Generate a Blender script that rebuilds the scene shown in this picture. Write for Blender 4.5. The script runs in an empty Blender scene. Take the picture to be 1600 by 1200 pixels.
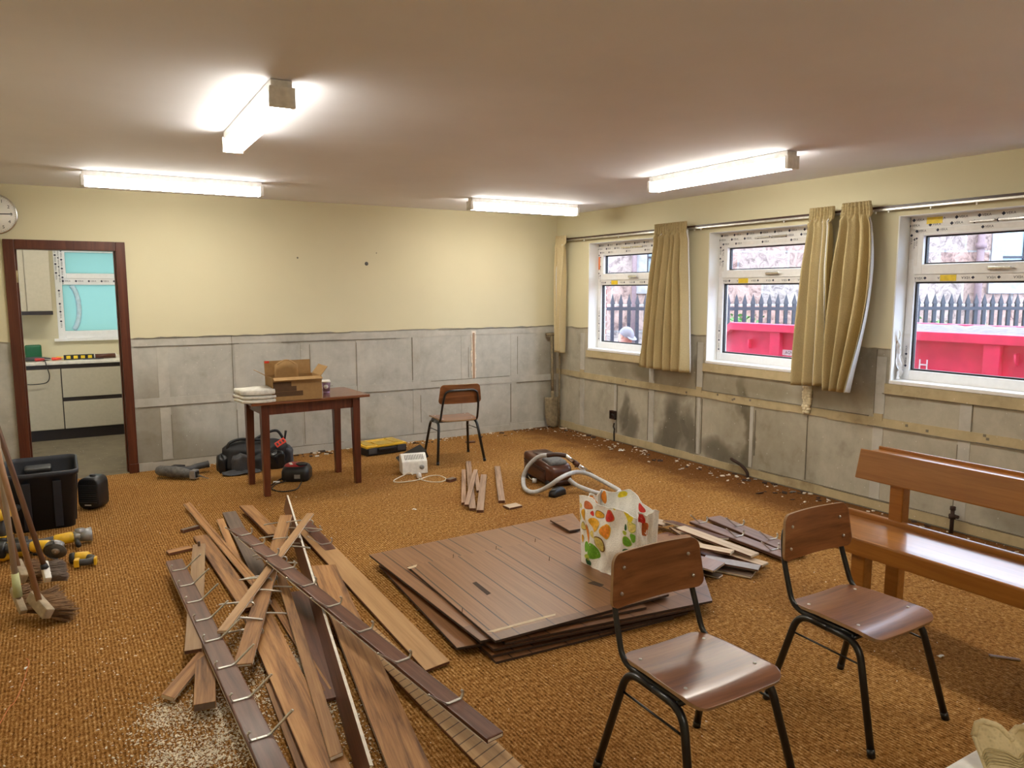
import bpy, bmesh, math, random
from mathutils import Vector, Matrix, Euler, Quaternion
random.seed(7)
scene = bpy.context.scene
COL = scene.collection
PI = math.pi

# ------------------------------------------------------------------ camera, sky, exposure
CF, CYAW, CPITCH, CROLL, CH = 1184.23, 0.543296, 0.123466, -0.001035, 1.636
RX, BY, CZ, LX, FY = 5.16, 7.514, 2.494, -0.62, -2.2          # right wall, back wall, ceiling, left wall, wall behind the camera
_f = Vector((math.sin(CYAW)*math.cos(CPITCH), math.cos(CYAW)*math.cos(CPITCH), -math.sin(CPITCH)))
_r0 = Vector((math.cos(CYAW), -math.sin(CYAW), 0)); _u0 = _r0.cross(_f)
_r = math.cos(CROLL)*_r0 + math.sin(CROLL)*_u0
_u = -math.sin(CROLL)*_r0 + math.cos(CROLL)*_u0
cd = bpy.data.cameras.new('camera'); cam = bpy.data.objects.new('camera', cd); COL.objects.link(cam)
cd.sensor_fit = 'HORIZONTAL'; cd.sensor_width = 36; cd.lens = 36*CF/1600; cd.clip_start = 0.05
cam.matrix_world = Matrix.Translation((0, 0, CH)) @ Matrix((_r, _u, -_f)).transposed().to_4x4()
scene.camera = cam
def ray(px, py): return _f*CF + (px-800)*_r - (py-600)*_u
def P(px, py, z=0.0):                    # the point of the level plane z seen there in the survey photo
    d = ray(px, py); return Vector((0, 0, CH)) + d*((z-CH)/d.z)
def PY(px, py, y):
    d = ray(px, py); return Vector((0, 0, CH)) + d*(y/d.y)

scene.view_settings.view_transform = 'Standard'
scene.view_settings.look = 'None'
scene.view_settings.gamma = 1
scene.view_settings.use_curve_mapping = False
scene.view_settings.exposure = 2.2
scene.cycles.use_denoising = True
scene.cycles.max_bounces = 8
scene.cycles.diffuse_bounces = 5
scene.cycles.transparent_max_bounces = 12
scene.cycles.caustics_reflective = False
scene.cycles.caustics_refractive = False
scene.cycles.sample_clamp_indirect = 6
W = bpy.data.worlds.new('overcast_sky'); scene.world = W; W.use_nodes = True
nt = W.node_tree; bg = nt.nodes['Background']
tc = nt.nodes.new('ShaderNodeTexCoord'); sp = nt.nodes.new('ShaderNodeSeparateXYZ'); cr = nt.nodes.new('ShaderNodeValToRGB')
nt.links.new(tc.outputs['Generated'], sp.inputs[0]); nt.links.new(sp.outputs['Z'], cr.inputs[0]); nt.links.new(cr.outputs[0], bg.inputs['Color'])
cr.color_ramp.elements[0].color = (0.60, 0.72, 0.95, 1); cr.color_ramp.elements[1].color = (0.80, 0.90, 1.0, 1)
bg.inputs['Strength'].default_value = 1.9
LAMP = 11.0                               # radiance of the fluorescent diffusers

# ------------------------------------------------------------------ materials
def newmat(name, rough=0.6, spec=0.5):
    m = bpy.data.materials.new(name); m.use_nodes = True
    nt = m.node_tree; b = nt.nodes['Principled BSDF']
    b.inputs['Roughness'].default_value = rough
    b.inputs['Specular IOR Level'].default_value = spec
    return m, nt, b
def N(nt, t, **kw):
    n = nt.nodes.new(t)
    for k, v in kw.items():
        if k in n.inputs: n.inputs[k].default_value = v
        else: setattr(n, k, v)
    return n
def ramp(nt, fac, stops):
    r = nt.nodes.new('ShaderNodeValToRGB'); e = r.color_ramp.elements
    while len(e) < len(stops): e.new(0.5)
    for i, (p, c) in enumerate(stops): e[i].position = p; e[i].color = (*c, 1)
    nt.links.new(fac, r.inputs[0]); return r.outputs[0]
def mixc(nt, fac, a, b, mode='MIX'):
    n = nt.nodes.new('ShaderNodeMix'); n.data_type = 'RGBA'; n.blend_type = mode
    for s, v in ((n.inputs[0], fac), (n.inputs[6], a), (n.inputs[7], b)):
        if isinstance(v, (int, float)): s.default_value = v
        elif isinstance(v, tuple): s.default_value = (*v, 1)
        else: nt.links.new(v, s)
    return n.outputs[2]
def M2(nt, op, a, b=None, c=None):
    n = nt.nodes.new('ShaderNodeMath'); n.operation = op
    for i, v in enumerate((a, b, c)):
        if v is None: continue
        if isinstance(v, (int, float)): n.inputs[i].default_value = v
        else: nt.links.new(v, n.inputs[i])
    return n.outputs[0]
def coords(nt, scale=(1, 1, 1), vary=False):
    t = nt.nodes.new('ShaderNodeTexCoord'); mp = nt.nodes.new('ShaderNodeMapping')
    mp.inputs['Scale'].default_value = scale
    nt.links.new(t.outputs['Object'], mp.inputs['Vector'])
    if vary:
        oi = nt.nodes.new('ShaderNodeObjectInfo'); cb = nt.nodes.new('ShaderNodeCombineXYZ')
        m = M2(nt, 'MULTIPLY', oi.outputs['Random'], 37.0)
        for i in range(3): nt.links.new(m, cb.inputs[i])
        nt.links.new(cb.outputs[0], mp.inputs['Location'])
    return mp.outputs[0]
def noise(nt, vec, scale, detail=4, rough=0.55, dist=0.0):
    n = nt.nodes.new('ShaderNodeTexNoise')
    n.inputs['Scale'].default_value = scale; n.inputs['Detail'].default_value = detail
    n.inputs['Roughness'].default_value = rough; n.inputs['Distortion'].default_value = dist
    nt.links.new(vec, n.inputs['Vector']); return n.outputs['Fac']
def bump(nt, b, h, strength=0.3, dist=0.01):
    n = nt.nodes.new('ShaderNodeBump'); n.inputs['Strength'].default_value = strength; n.inputs['Distance'].default_value = dist
    nt.links.new(h, n.inputs['Height']); nt.links.new(n.outputs[0], b.inputs['Normal'])
def plain(name, c, rough=0.5, metal=0.0, var=0.12, sc=30, spec=0.5):
    m, nt, b = newmat(name, rough, spec)
    v = coords(nt, vary=True); f = noise(nt, v, sc, 3)
    k = 1-var
    nt.links.new(ramp(nt, f, [(0.3, tuple(x*k for x in c)), (0.7, tuple(min(1, x*(1+var)) for x in c))]), b.inputs['Base Color'])
    b.inputs['Metallic'].default_value = metal
    return m
def wood(name, dark, mid, light, rough=0.45, stretch=0.05, sc=26, coat=0.0, bumpy=0.1, axis=0, var=True):
    m, nt, b = newmat(name, rough)
    s = [1, 1, 1]; s[axis] = stretch
    v = coords(nt, tuple(s), vary=var)
    f = noise(nt, v, sc, 6, 0.6, 0.6); g = noise(nt, v, sc*5, 3, 0.6)
    h = M2(nt, 'ADD', M2(nt, 'MULTIPLY', f, 0.75), M2(nt, 'MULTIPLY', g, 0.25))
    c = ramp(nt, h, [(0.34, dark), (0.5, mid), (0.68, light)])
    if var:
        oi = nt.nodes.new('ShaderNodeObjectInfo')
        hs = nt.nodes.new('ShaderNodeHueSaturation')
        nt.links.new(M2(nt, 'ADD', 0.80, M2(nt, 'MULTIPLY', oi.outputs['Random'], 0.4)), hs.inputs['Value'])
        nt.links.new(c, hs.inputs['Color']); c = hs.outputs[0]
    nt.links.new(c, b.inputs['Base Color'])
    b.inputs['Coat Weight'].default_value = coat; b.inputs['Coat Roughness'].default_value = 0.15
    if bumpy: bump(nt, b, h, bumpy, 0.004)
    return m
def blobs(nt, sep, items, a='Y', wob=None):
    """sum of soft ellipses (centre a, z, radius a, z, strength)"""
    tot = None
    A = sep.outputs[a]; Z = sep.outputs['Z']
    if wob is not None:
        A = M2(nt, 'ADD', A, M2(nt, 'MULTIPLY', M2(nt, 'SUBTRACT', wob, 0.5), 0.30))
        Z = M2(nt, 'ADD', Z, M2(nt, 'MULTIPLY', M2(nt, 'SUBTRACT', wob, 0.5), -0.25))
    for (ca, cz, ra, rz, s) in items:
        d = M2(nt, 'ADD', M2(nt, 'POWER', M2(nt, 'ABSOLUTE', M2(nt, 'DIVIDE', M2(nt, 'SUBTRACT', A, ca), ra)), 2.0),
               M2(nt, 'POWER', M2(nt, 'ABSOLUTE', M2(nt, 'DIVIDE', M2(nt, 'SUBTRACT', Z, cz), rz)), 2.0))
        g = M2(nt, 'MULTIPLY', M2(nt, 'SMOOTH_MIN', 1.0, M2(nt, 'MAXIMUM', M2(nt, 'MULTIPLY', M2(nt, 'SUBTRACT', 1.7, d), 0.75), 0.0), 0.3), s)
        tot = g if tot is None else M2(nt, 'ADD', tot, g)
    return M2(nt, 'MINIMUM', M2(nt, 'MAXIMUM', tot, 0.0), 1.0)

def mat_paint(name, c, var=0.05, rough=0.75):
    m, nt, b = newmat(name, rough, 0.3)
    v = coords(nt); f = noise(nt, v, 1.3, 4); g = noise(nt, v, 60, 3)
    c1 = ramp(nt, f, [(0.3, tuple(x*(1-var) for x in c)), (0.7, c)])
    nt.links.new(c1, b.inputs['Base Color']); bump(nt, b, g, 0.06, 0.004)
    return m
def mat_bare(name, base, dirt, stains=None, tint=None, a='X'):
    m, nt, b = newmat(name, 0.85, 0.25)
    v = coords(nt); v2 = coords(nt, (1, 1, 0.35))
    f = noise(nt, v, 1.6, 6, 0.62, 0.8); g = noise(nt, v, 9, 6, 0.65, 0.4); h = noise(nt, v2, 5, 5, 0.6, 1.2)
    s = M2(nt, 'ADD', M2(nt, 'MULTIPLY', f, 0.5), M2(nt, 'ADD', M2(nt, 'MULTIPLY', g, 0.3), M2(nt, 'MULTIPLY', h, 0.2)))
    c = ramp(nt, s, [(0.30, dirt), (0.46, tuple(x*0.86 for x in base)), (0.56, base), (0.74, tuple(min(1, x*1.22) for x in base))])
    t = nt.nodes.new('ShaderNodeTexCoord'); sep = nt.nodes.new('ShaderNodeSeparateXYZ'); nt.links.new(t.outputs['Object'], sep.inputs[0])
    if stains:
        c = mixc(nt, M2(nt, 'MULTIPLY', blobs(nt, sep, stains, a, noise(nt, v, 3.0, 3)), 0.72), c, (0.055, 0.045, 0.028))
    if tint:
        c = mixc(nt, M2(nt, 'MULTIPLY', blobs(nt, sep, tint, a, noise(nt, v, 2.2, 4)), 0.5), c, (0.16, 0.12, 0.055))
    w = nt.nodes.new('ShaderNodeTexVoronoi'); w.inputs['Scale'].default_value = 16; nt.links.new(v, w.inputs['Vector'])
    spk = M2(nt, 'LESS_THAN', w.outputs['Distance'], 0.07)
    c = mixc(nt, M2(nt, 'MULTIPLY', spk, 0.5), c, (0.75, 0.72, 0.66))
    nt.links.new(c, b.inputs['Base Color']); bump(nt, b, s, 0.35, 0.01)
    return m

MAT = {}
MAT['cream'] = mat_paint('cream_wall_paint', (0.68, 0.625, 0.43))
MAT['ceiling'] = mat_paint('ceiling_paint', (0.83, 0.83, 0.90), 0.07)
MAT['reveal'] = mat_paint('white_reveal_paint', (0.80, 0.80, 0.78))
MAT['bare'] = mat_bare('bare_plaster', (0.50, 0.485, 0.435), (0.30, 0.275, 0.225), tint=[(0.75, 0.35, 0.2, 0.5, 0.8), (0.85, 0.12, 0.5, 0.2, 0.9), (5.05, 0.6, 0.16, 0.6, 0.8)], a='X')
MAT['bare_sooty'] = mat_bare('sooty_bare_plaster', (0.46, 0.425, 0.34), (0.23, 0.205, 0.145),
    stains=[(6.24, 0.34, 0.07, 0.16, 0.9), (6.12, 0.20, 0.10, 0.18, 0.9), (5.48, 0.33, 0.13, 0.30, 1.0), (5.62, 0.12, 0.13, 0.16, 0.9), (5.27, 0.22, 0.10, 0.26, 0.95),
            (4.88, 0.14, 0.24, 0.12, 0.95), (4.55, 0.34, 0.06, 0.42, 0.95), (4.62, 0.72, 0.06, 0.2, 0.7), (5.95, 0.78, 0.20, 0.10, 0.8), (6.35, 0.80, 0.14, 0.10, 0.5), (5.15, 0.80, 0.05, 0.3, 0.8),
            (3.36, 1.0, 0.10, 0.16, 0.5), (2.2, 0.2, 0.3, 0.1, 0.5)],
    tint=[(5.6, 0.78, 1.2, 0.16, 0.8), (3.9, 0.84, 0.7, 0.1, 0.7), (4.4, 0.4, 0.5, 0.4, 0.5)], a='Y')
MAT['strip'] = mat_bare('plaster_strip', (0.52, 0.50, 0.445), (0.34, 0.31, 0.25))
MAT['strip_tan'] = mat_bare('tan_batten', (0.50, 0.41, 0.245), (0.22, 0.16, 0.08))
MAT['crack'] = plain('dark_joint', (0.20, 0.175, 0.13), 0.9)
def mat_carpet():
    m, nt, b = newmat('orange_brown_ribbed_carpet', 0.95, 0.1)
    v = coords(nt, (1, 0.45, 1)); v1 = coords(nt)
    f = noise(nt, v, 95, 3, 0.75); g = noise(nt, v1, 0.8, 4, 0.6); k = noise(nt, v1, 38, 3, 0.6)
    wv = nt.nodes.new('ShaderNodeTexWave'); wv.wave_type = 'BANDS'; wv.bands_direction = 'X'
    wv.inputs['Scale'].default_value = 21; wv.inputs['Distortion'].default_value = 3.5; wv.inputs['Detail'].default_value = 3; wv.inputs['Detail Scale'].default_value = 6
    nt.links.new(v1, wv.inputs['Vector'])
    s = M2(nt, 'ADD', M2(nt, 'MULTIPLY', f, 0.66), M2(nt, 'ADD', M2(nt, 'MULTIPLY', k, 0.22), M2(nt, 'MULTIPLY', wv.outputs['Fac'], 0.12)))
    c = ramp(nt, s, [(0.34, (0.080, 0.027, 0.003)), (0.47, (0.280, 0.126, 0.028)), (0.57, (0.450, 0.240, 0.075)), (0.70, (0.740, 0.490, 0.230))])
    c = mixc(nt, 1.0, c, ramp(nt, g, [(0.35, (0.82, 0.76, 0.70)), (0.65, (1.04, 1.06, 1.10))]), 'MULTIPLY')
    t = nt.nodes.new('ShaderNodeTexCoord'); sep = nt.nodes.new('ShaderNodeSeparateXYZ'); nt.links.new(t.outputs['Object'], sep.inputs[0])
    dirt = M2(nt, 'DIVIDE', M2(nt, 'ADD', M2(nt, 'SUBTRACT', sep.outputs['X'], RX-0.72), M2(nt, 'MULTIPLY', M2(nt, 'SUBTRACT', noise(nt, v1, 2.2, 5, 0.65), 0.5), 0.9)), 0.30)   # grime where the heaters stood along the window wall
    dirt = M2(nt, 'MINIMUM', M2(nt, 'MAXIMUM', dirt, 0.0), 1.0)
    c = mixc(nt, M2(nt, 'MULTIPLY', dirt, 0.75), c, (0.105, 0.036, 0.010))
    nt.links.new(c, b.inputs['Base Color']); bump(nt, b, s, 0.9, 0.012)
    return m
MAT['carpet'] = mat_carpet()
MAT['door_wood'] = wood('dark_mahogany_frame', (0.055, 0.012, 0.006), (0.090, 0.022, 0.010), (0.13, 0.035, 0.016), 0.35, axis=2, var=False)
MAT['table_wood'] = wood('mahogany_table', (0.06, 0.012, 0.006), (0.10, 0.024, 0.011), (0.15, 0.040, 0.018), 0.32, coat=0.3, axis=2, var=False)
MAT['table_top'] = wood('mahogany_table_top', (0.12, 0.035, 0.015), (0.19, 0.065, 0.028), (0.27, 0.10, 0.045), 0.25, coat=0.3, var=False)
MAT['veneer'] = wood('walnut_veneer', (0.115, 0.036, 0.011), (0.205, 0.074, 0.025), (0.285, 0.118, 0.046), 0.32, stretch=0.06, sc=22, coat=0.55, bumpy=0)
MAT['veneer_edge'] = plain('plywood_edge', (0.36, 0.22, 0.11), 0.6)
MAT['bench_wood'] = wood('orange_pine', (0.29, 0.104, 0.016), (0.36, 0.142, 0.024), (0.43, 0.180, 0.036), 0.30, coat=0.4, bumpy=0, axis=1, var=False)
MAT['old_wood'] = wood('bare_old_board', (0.12, 0.050, 0.017), (0.36, 0.172, 0.060), (0.53, 0.295, 0.115), 0.6, bumpy=0.25)
MAT['gold_wood'] = wood('golden_plywood', (0.30, 0.15, 0.055), (0.42, 0.235, 0.095), (0.52, 0.31, 0.14), 0.5, sc=14)
MAT['stain_wood'] = wood('dark_stained_board', (0.06, 0.020, 0.010), (0.120, 0.044, 0.024), (0.18, 0.075, 0.044), 0.42, coat=0.1)
MAT['grey_wood'] = wood('greyed_board', (0.10, 0.065, 0.045), (0.15, 0.105, 0.078), (0.22, 0.160, 0.120), 0.5)
MAT['slat_wood'] = wood('faded_slat', (0.15, 0.085, 0.050), (0.36, 0.225, 0.145), (0.52, 0.36, 0.25), 0.6)
MAT['pale_wood'] = wood('pale_underside', (0.40, 0.28, 0.18), (0.55, 0.42, 0.29), (0.66, 0.54, 0.40), 0.6)
MAT['white_edge'] = plain('old_white_paint', (0.78, 0.72, 0.62), 0.7)
MAT['pale_edge'] = plain('raw_split_edge', (0.60, 0.48, 0.33), 0.8)
MAT['dark_metal'] = plain('black_steel', (0.010, 0.010, 0.011), 0.28, 0.0, spec=0.6)
MAT['zinc'] = plain('zinc_plated_steel', (0.62, 0.60, 0.56), 0.35, 0.85)
MAT['rusty'] = plain('rusty_iron', (0.045, 0.022, 0.014), 0.8, 0.2)
MAT['chrome'] = plain('chrome', (0.75, 0.75, 0.76), 0.18, 1.0)
MAT['brass'] = plain('dull_brass', (0.55, 0.45, 0.25), 0.4, 0.9)
MAT['black'] = plain('black_plastic', (0.012, 0.012, 0.014), 0.42)
MAT['soft_black'] = plain('black_nylon', (0.018, 0.018, 0.021), 0.65)
MAT['navy'] = plain('dark_navy_plastic', (0.012, 0.015, 0.026), 0.5)
MAT['dark_grey'] = plain('dark_grey_plastic', (0.055, 0.055, 0.060), 0.55)
MAT['dusty_grey'] = plain('dusty_grey_plastic', (0.13, 0.125, 0.12), 0.75, var=0.4)
MAT['mid_grey'] = plain('grey_metal', (0.33, 0.33, 0.33), 0.4, 0.5)
MAT['white'] = plain('white_plastic', (0.80, 0.79, 0.75), 0.4)
MAT['upvc'] = plain('white_window_plastic', (0.80, 0.80, 0.80), 0.3, var=0.03)
MAT['film'] = plain('protective_film', (0.74, 0.72, 0.70), 0.45, var=0.05)
MAT['print'] = plain('dark_blue_print', (0.015, 0.018, 0.05), 0.6)
MAT['ink'] = plain('black_ink', (0.012, 0.012, 0.012), 0.6)
MAT['yellow'] = plain('yellow_plastic', (0.78, 0.47, 0.02), 0.4)
MAT['sticker'] = plain('yellow_sticker', (0.72, 0.52, 0.02), 0.5)
MAT['orange'] = plain('orange_label', (0.75, 0.17, 0.02), 0.5)
MAT['red'] = plain('red_plastic', (0.42, 0.02, 0.025), 0.35)
MAT['bright_red'] = plain('bright_red_plastic', (0.75, 0.06, 0.03), 0.4)
MAT['green'] = plain('green_plastic', (0.005, 0.10, 0.035), 0.4)
MAT['vac_brown'] = plain('brown_plastic', (0.080, 0.024, 0.010), 0.3)
MAT['dark_brown'] = plain('dark_brown_plastic', (0.045, 0.016, 0.009), 0.35)
MAT['hose'] = plain('grey_hose', (0.52, 0.52, 0.52), 0.5)
MAT['cardboard'] = plain('brown_cardboard', (0.36, 0.215, 0.085), 0.85, var=0.08)
MAT['card_dark'] = plain('dark_brown_print', (0.10, 0.052, 0.022), 0.8)
MAT['sheet'] = plain('folded_white_sheet', (0.70, 0.69, 0.63), 0.8, var=0.15)
MAT['cup'] = plain('mottled_purple_card', (0.22, 0.13, 0.20), 0.5, var=0.5)
MAT['lilac'] = plain('lilac_card', (0.48, 0.36, 0.60), 0.5)
MAT['unit_beige'] = plain('beige_unit_front', (0.44, 0.39, 0.285), 0.45, var=0.04)
MAT['unit_trim'] = plain('dark_unit_trim', (0.022, 0.014, 0.011), 0.4)
MAT['worktop'] = plain('pale_worktop', (0.66, 0.62, 0.54), 0.3)
MAT['vinyl'] = mat_bare('worn_kitchen_floor', (0.16, 0.13, 0.085), (0.07, 0.055, 0.035))
MAT['kitchen_wall'] = mat_paint('kitchen_wall_paint', (0.66, 0.60, 0.42))
MAT['tan_handle'] = wood('tan_broom_handle', (0.30, 0.15, 0.075), (0.42, 0.23, 0.12), (0.50, 0.30, 0.17), 0.5, axis=2)
MAT['brown_handle'] = wood('brown_broom_handle', (0.10, 0.045, 0.025), (0.17, 0.085, 0.05), (0.24, 0.13, 0.08), 0.5, axis=2)
MAT['grey_handle'] = wood('weathered_broom_handle', (0.20, 0.15, 0.11), (0.30, 0.23, 0.17), (0.38, 0.30, 0.23), 0.6, axis=2)
MAT['coir'] = wood('coir_bristle', (0.10, 0.05, 0.02), (0.24, 0.13, 0.06), (0.36, 0.21, 0.10), 0.9, stretch=0.05, sc=60, bumpy=0.8, axis=2)
MAT['grey_bristle'] = wood('grey_bristle', (0.09, 0.065, 0.05), (0.16, 0.12, 0.095), (0.24, 0.18, 0.14), 0.9, stretch=0.05, sc=60, bumpy=0.8, axis=2)
MAT['block'] = plain('dusty_wood_block', (0.40, 0.32, 0.22), 0.8, var=0.25)
MAT['pale_green'] = plain('pale_green_sleeve', (0.55, 0.58, 0.30), 0.5)
MAT['mud'] = plain('dusty_brown_steel', (0.22, 0.17, 0.10), 0.8, var=0.3)
MAT['foam'] = plain('cream_foam', (0.78, 0.70, 0.50), 0.9)
MAT['skip'] = plain('red_skip_paint', (0.80, 0.035, 0.12), 0.45, var=0.14, sc=5)
MAT['skip_label'] = plain('white_lettering', (0.85, 0.85, 0.88), 0.5)
MAT['rail_black'] = plain('black_railing_paint', (0.02, 0.025, 0.04), 0.5)
MAT['car_paint'] = plain('silver_car_paint', (0.60, 0.70, 0.72), 0.25, 0.3)
MAT['car_glass'] = plain('dark_car_glass', (0.03, 0.05, 0.06), 0.1)
MAT['skin'] = plain('skin', (0.62, 0.33, 0.24), 0.5)
MAT['cap'] = plain('grey_cap_cloth', (0.25, 0.25, 0.28), 0.8)
MAT['jersey'] = plain('orange_pink_top', (0.72, 0.28, 0.22), 0.8)
MAT['trouser'] = plain('dark_trousers', (0.03, 0.035, 0.05), 0.8)
MAT['leafmat'] = plain('green_leaf', (0.10, 0.26, 0.06), 0.6, var=0.5, sc=8)
MAT['asphalt'] = plain('yard_asphalt', (0.16, 0.16, 0.165), 0.9)
MAT['rubble'] = plain('grey_rubble', (0.13, 0.11, 0.115), 0.9, var=0.4, sc=20)
MAT['chip'] = plain('plaster_chip', (0.72, 0.65, 0.55), 0.9, var=0.2)
MAT['dust'] = plain('pale_sawdust', (0.86, 0.77, 0.62), 0.9)
MAT['wrapper'] = plain('pink_wrapper', (0.70, 0.25, 0.22), 0.6)
MAT['orange_wire'] = plain('orange_wire', (0.62, 0.18, 0.04), 0.5)
MAT['wire'] = plain('black_rubber_cable', (0.012, 0.011, 0.010), 0.5)
MAT['cream_cable'] = plain('cream_cable', (0.80, 0.72, 0.58), 0.5)

def mat_lamp(name, k):
    m, nt, b = newmat(name, 0.5)
    b.inputs['Base Color'].default_value = (0.8, 0.8, 0.75, 1)
    b.inputs['Emission Color'].default_value = (1.0, 0.95, 0.83, 1)
    b.inputs['Emission Strength'].default_value = LAMP*k
    return m
MAT['lamp'] = mat_lamp('lit_diffuser', 1.25)
MAT['lamp_side'] = mat_lamp('lit_diffuser_side', 0.40)
def mat_glass(name, tint=(1, 1, 1), refl=0.06):
    m = bpy.data.materials.new(name); m.use_nodes = True; nt = m.node_tree; nt.nodes.clear()
    o = nt.nodes.new('ShaderNodeOutputMaterial'); t = nt.nodes.new('ShaderNodeBsdfTransparent'); g = nt.nodes.new('ShaderNodeBsdfGlossy'); mx = nt.nodes.new('ShaderNodeMixShader')
    t.inputs[0].default_value = (*tint, 1); g.inputs['Roughness'].default_value = 0.02; mx.inputs[0].default_value = refl
    nt.links.new(t.outputs[0], mx.inputs[1]); nt.links.new(g.outputs[0], mx.inputs[2]); nt.links.new(mx.outputs[0], o.inputs[0])
    return m
MAT['glass'] = mat_glass('clear_window_glass', (0.97, 0.985, 1.0))
def mat_frosted():
    m = bpy.data.materials.new('frosted_teal_glass'); m.use_nodes = True; nt = m.node_tree; nt.nodes.clear()
    o = nt.nodes.new('ShaderNodeOutputMaterial'); t = nt.nodes.new('ShaderNodeBsdfTranslucent'); d = nt.nodes.new('ShaderNodeBsdfDiffuse'); mx = nt.nodes.new('ShaderNodeMixShader')
    t.inputs[0].default_value = (0.33, 0.45, 0.40, 1); d.inputs[0].default_value = (0.30, 0.45, 0.40, 1); mx.inputs[0].default_value = 0.25
    nt.links.new(t.outputs[0], mx.inputs[1]); nt.links.new(d.outputs[0], mx.inputs[2]); nt.links.new(mx.outputs[0], o.inputs[0])
    return m
MAT['frosted'] = mat_frosted()
def mat_fabric(name, c, trans=0.0):
    m, nt, b = newmat(name, 0.9, 0.2)
    v = coords(nt, vary=True); g = noise(nt, v, 5, 3)
    ck = nt.nodes.new('ShaderNodeTexVoronoi'); ck.inputs['Scale'].default_value = 130; nt.links.new(v, ck.inputs['Vector'])
    cc = ramp(nt, g, [(0.3, tuple(x*0.92 for x in c)), (0.7, c)])
    cc = mixc(nt, 1.0, cc, ramp(nt, ck.outputs['Distance'], [(0.0, (0.82, 0.82, 0.82)), (0.5, (1.05, 1.05, 1.05))]), 'MULTIPLY')
    nt.links.new(cc, b.inputs['Base Color']); bump(nt, b, ck.outputs['Distance'], 0.3, 0.004)
    return m
MAT['curtain'] = mat_fabric('mustard_beige_curtain', (0.48, 0.385, 0.205))
MAT['curtain_pale'] = mat_fabric('faded_curtain', (0.60, 0.49, 0.29))
MAT['lining'] = mat_fabric('white_curtain_lining', (0.80, 0.80, 0.80))
MAT['bag'] = mat_fabric('white_woven_bag', (0.90, 0.88, 0.83))
def mat_panel():
    m, nt, b = newmat('grooved_brown_panelling', 0.36)
    t = nt.nodes.new('ShaderNodeTexCoord'); sep = nt.nodes.new('ShaderNodeSeparateXYZ'); nt.links.new(t.outputs['Object'], sep.inputs[0])
    v = coords(nt, (1, 0.03, 1), vary=True); f = noise(nt, v, 60, 5, 0.6, 0.3); g = noise(nt, coords(nt), 1.7, 3)
    c = ramp(nt, f, [(0.3, (0.190, 0.085, 0.034)), (0.6, (0.275, 0.133, 0.060)), (0.8, (0.32, 0.165, 0.082))])
    X = sep.outputs['X']; gr = None
    for x in (-0.62, -0.52, -0.33, -0.15, -0.07, 0.13, 0.31, 0.41, 0.58):
        k = M2(nt, 'LESS_THAN', M2(nt, 'ABSOLUTE', M2(nt, 'SUBTRACT', X, x)), 0.0035)
        gr = k if gr is None else M2(nt, 'MAXIMUM', gr, k)
    c = mixc(nt, gr, c, (0.030, 0.012, 0.006))
    e = M2(nt, 'LESS_THAN', M2(nt, 'ADD', sep.outputs['Y'], M2(nt, 'MULTIPLY', g, 0.03)), -0.455)
    c = mixc(nt, M2(nt, 'MULTIPLY', e, 0.55), c, (0.085, 0.038, 0.022))
    nt.links.new(c, b.inputs['Base Color']); bump(nt, b, M2(nt, 'SUBTRACT', 1.0, gr), 0.5, 0.004)
    return m
MAT['panel'] = mat_panel()
MAT['panel_edge'] = plain('dark_panel_edge', (0.05, 0.028, 0.018), 0.8)
def mat_stone():
    m, nt, b = newmat('red_sandstone_blocks', 0.9, 0.2)
    t = nt.nodes.new('ShaderNodeTexCoord'); mp = nt.nodes.new('ShaderNodeMapping'); mp.inputs['Rotation'].default_value = (PI/2, 0, PI/2)
    nt.links.new(t.outputs['Object'], mp.inputs[0])
    sep = nt.nodes.new('ShaderNodeSeparateXYZ'); cb = nt.nodes.new('ShaderNodeCombineXYZ'); nt.links.new(t.outputs['Object'], sep.inputs[0])
    nt.links.new(sep.outputs['Y'], cb.inputs[0]); nt.links.new(sep.outputs['Z'], cb.inputs[1])
    br = nt.nodes.new('ShaderNodeTexBrick'); nt.links.new(cb.outputs[0], br.inputs['Vector'])
    br.inputs['Scale'].default_value = 1.0; br.inputs['Brick Width'].default_value = 0.95; br.inputs['Row Height'].default_value = 0.50; br.inputs['Mortar Size'].default_value = 0.018
    br.inputs['Color1'].default_value = (0.45, 0.27, 0.22, 1); br.inputs['Color2'].default_value = (0.42, 0.36, 0.33, 1); br.inputs['Mortar'].default_value = (0.52, 0.50, 0.48, 1)
    f = noise(nt, t.outputs['Object'], 6, 7, 0.7, 1.0)
    c = mixc(nt, 1.0, br.outputs['Color'], ramp(nt, f, [(0.35, (0.35, 0.33, 0.36)), (0.5, (0.9, 0.9, 0.9)), (0.7, (1.25, 1.25, 1.25))]), 'MULTIPLY')
    nt.links.new(c, b.inputs['Base Color']); bump(nt, b, M2(nt, 'ADD', f, M2(nt, 'MULTIPLY', br.outputs['Fac'], -0.7)), 0.8, 0.06)
    return m
MAT['stone'] = mat_stone()
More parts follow.
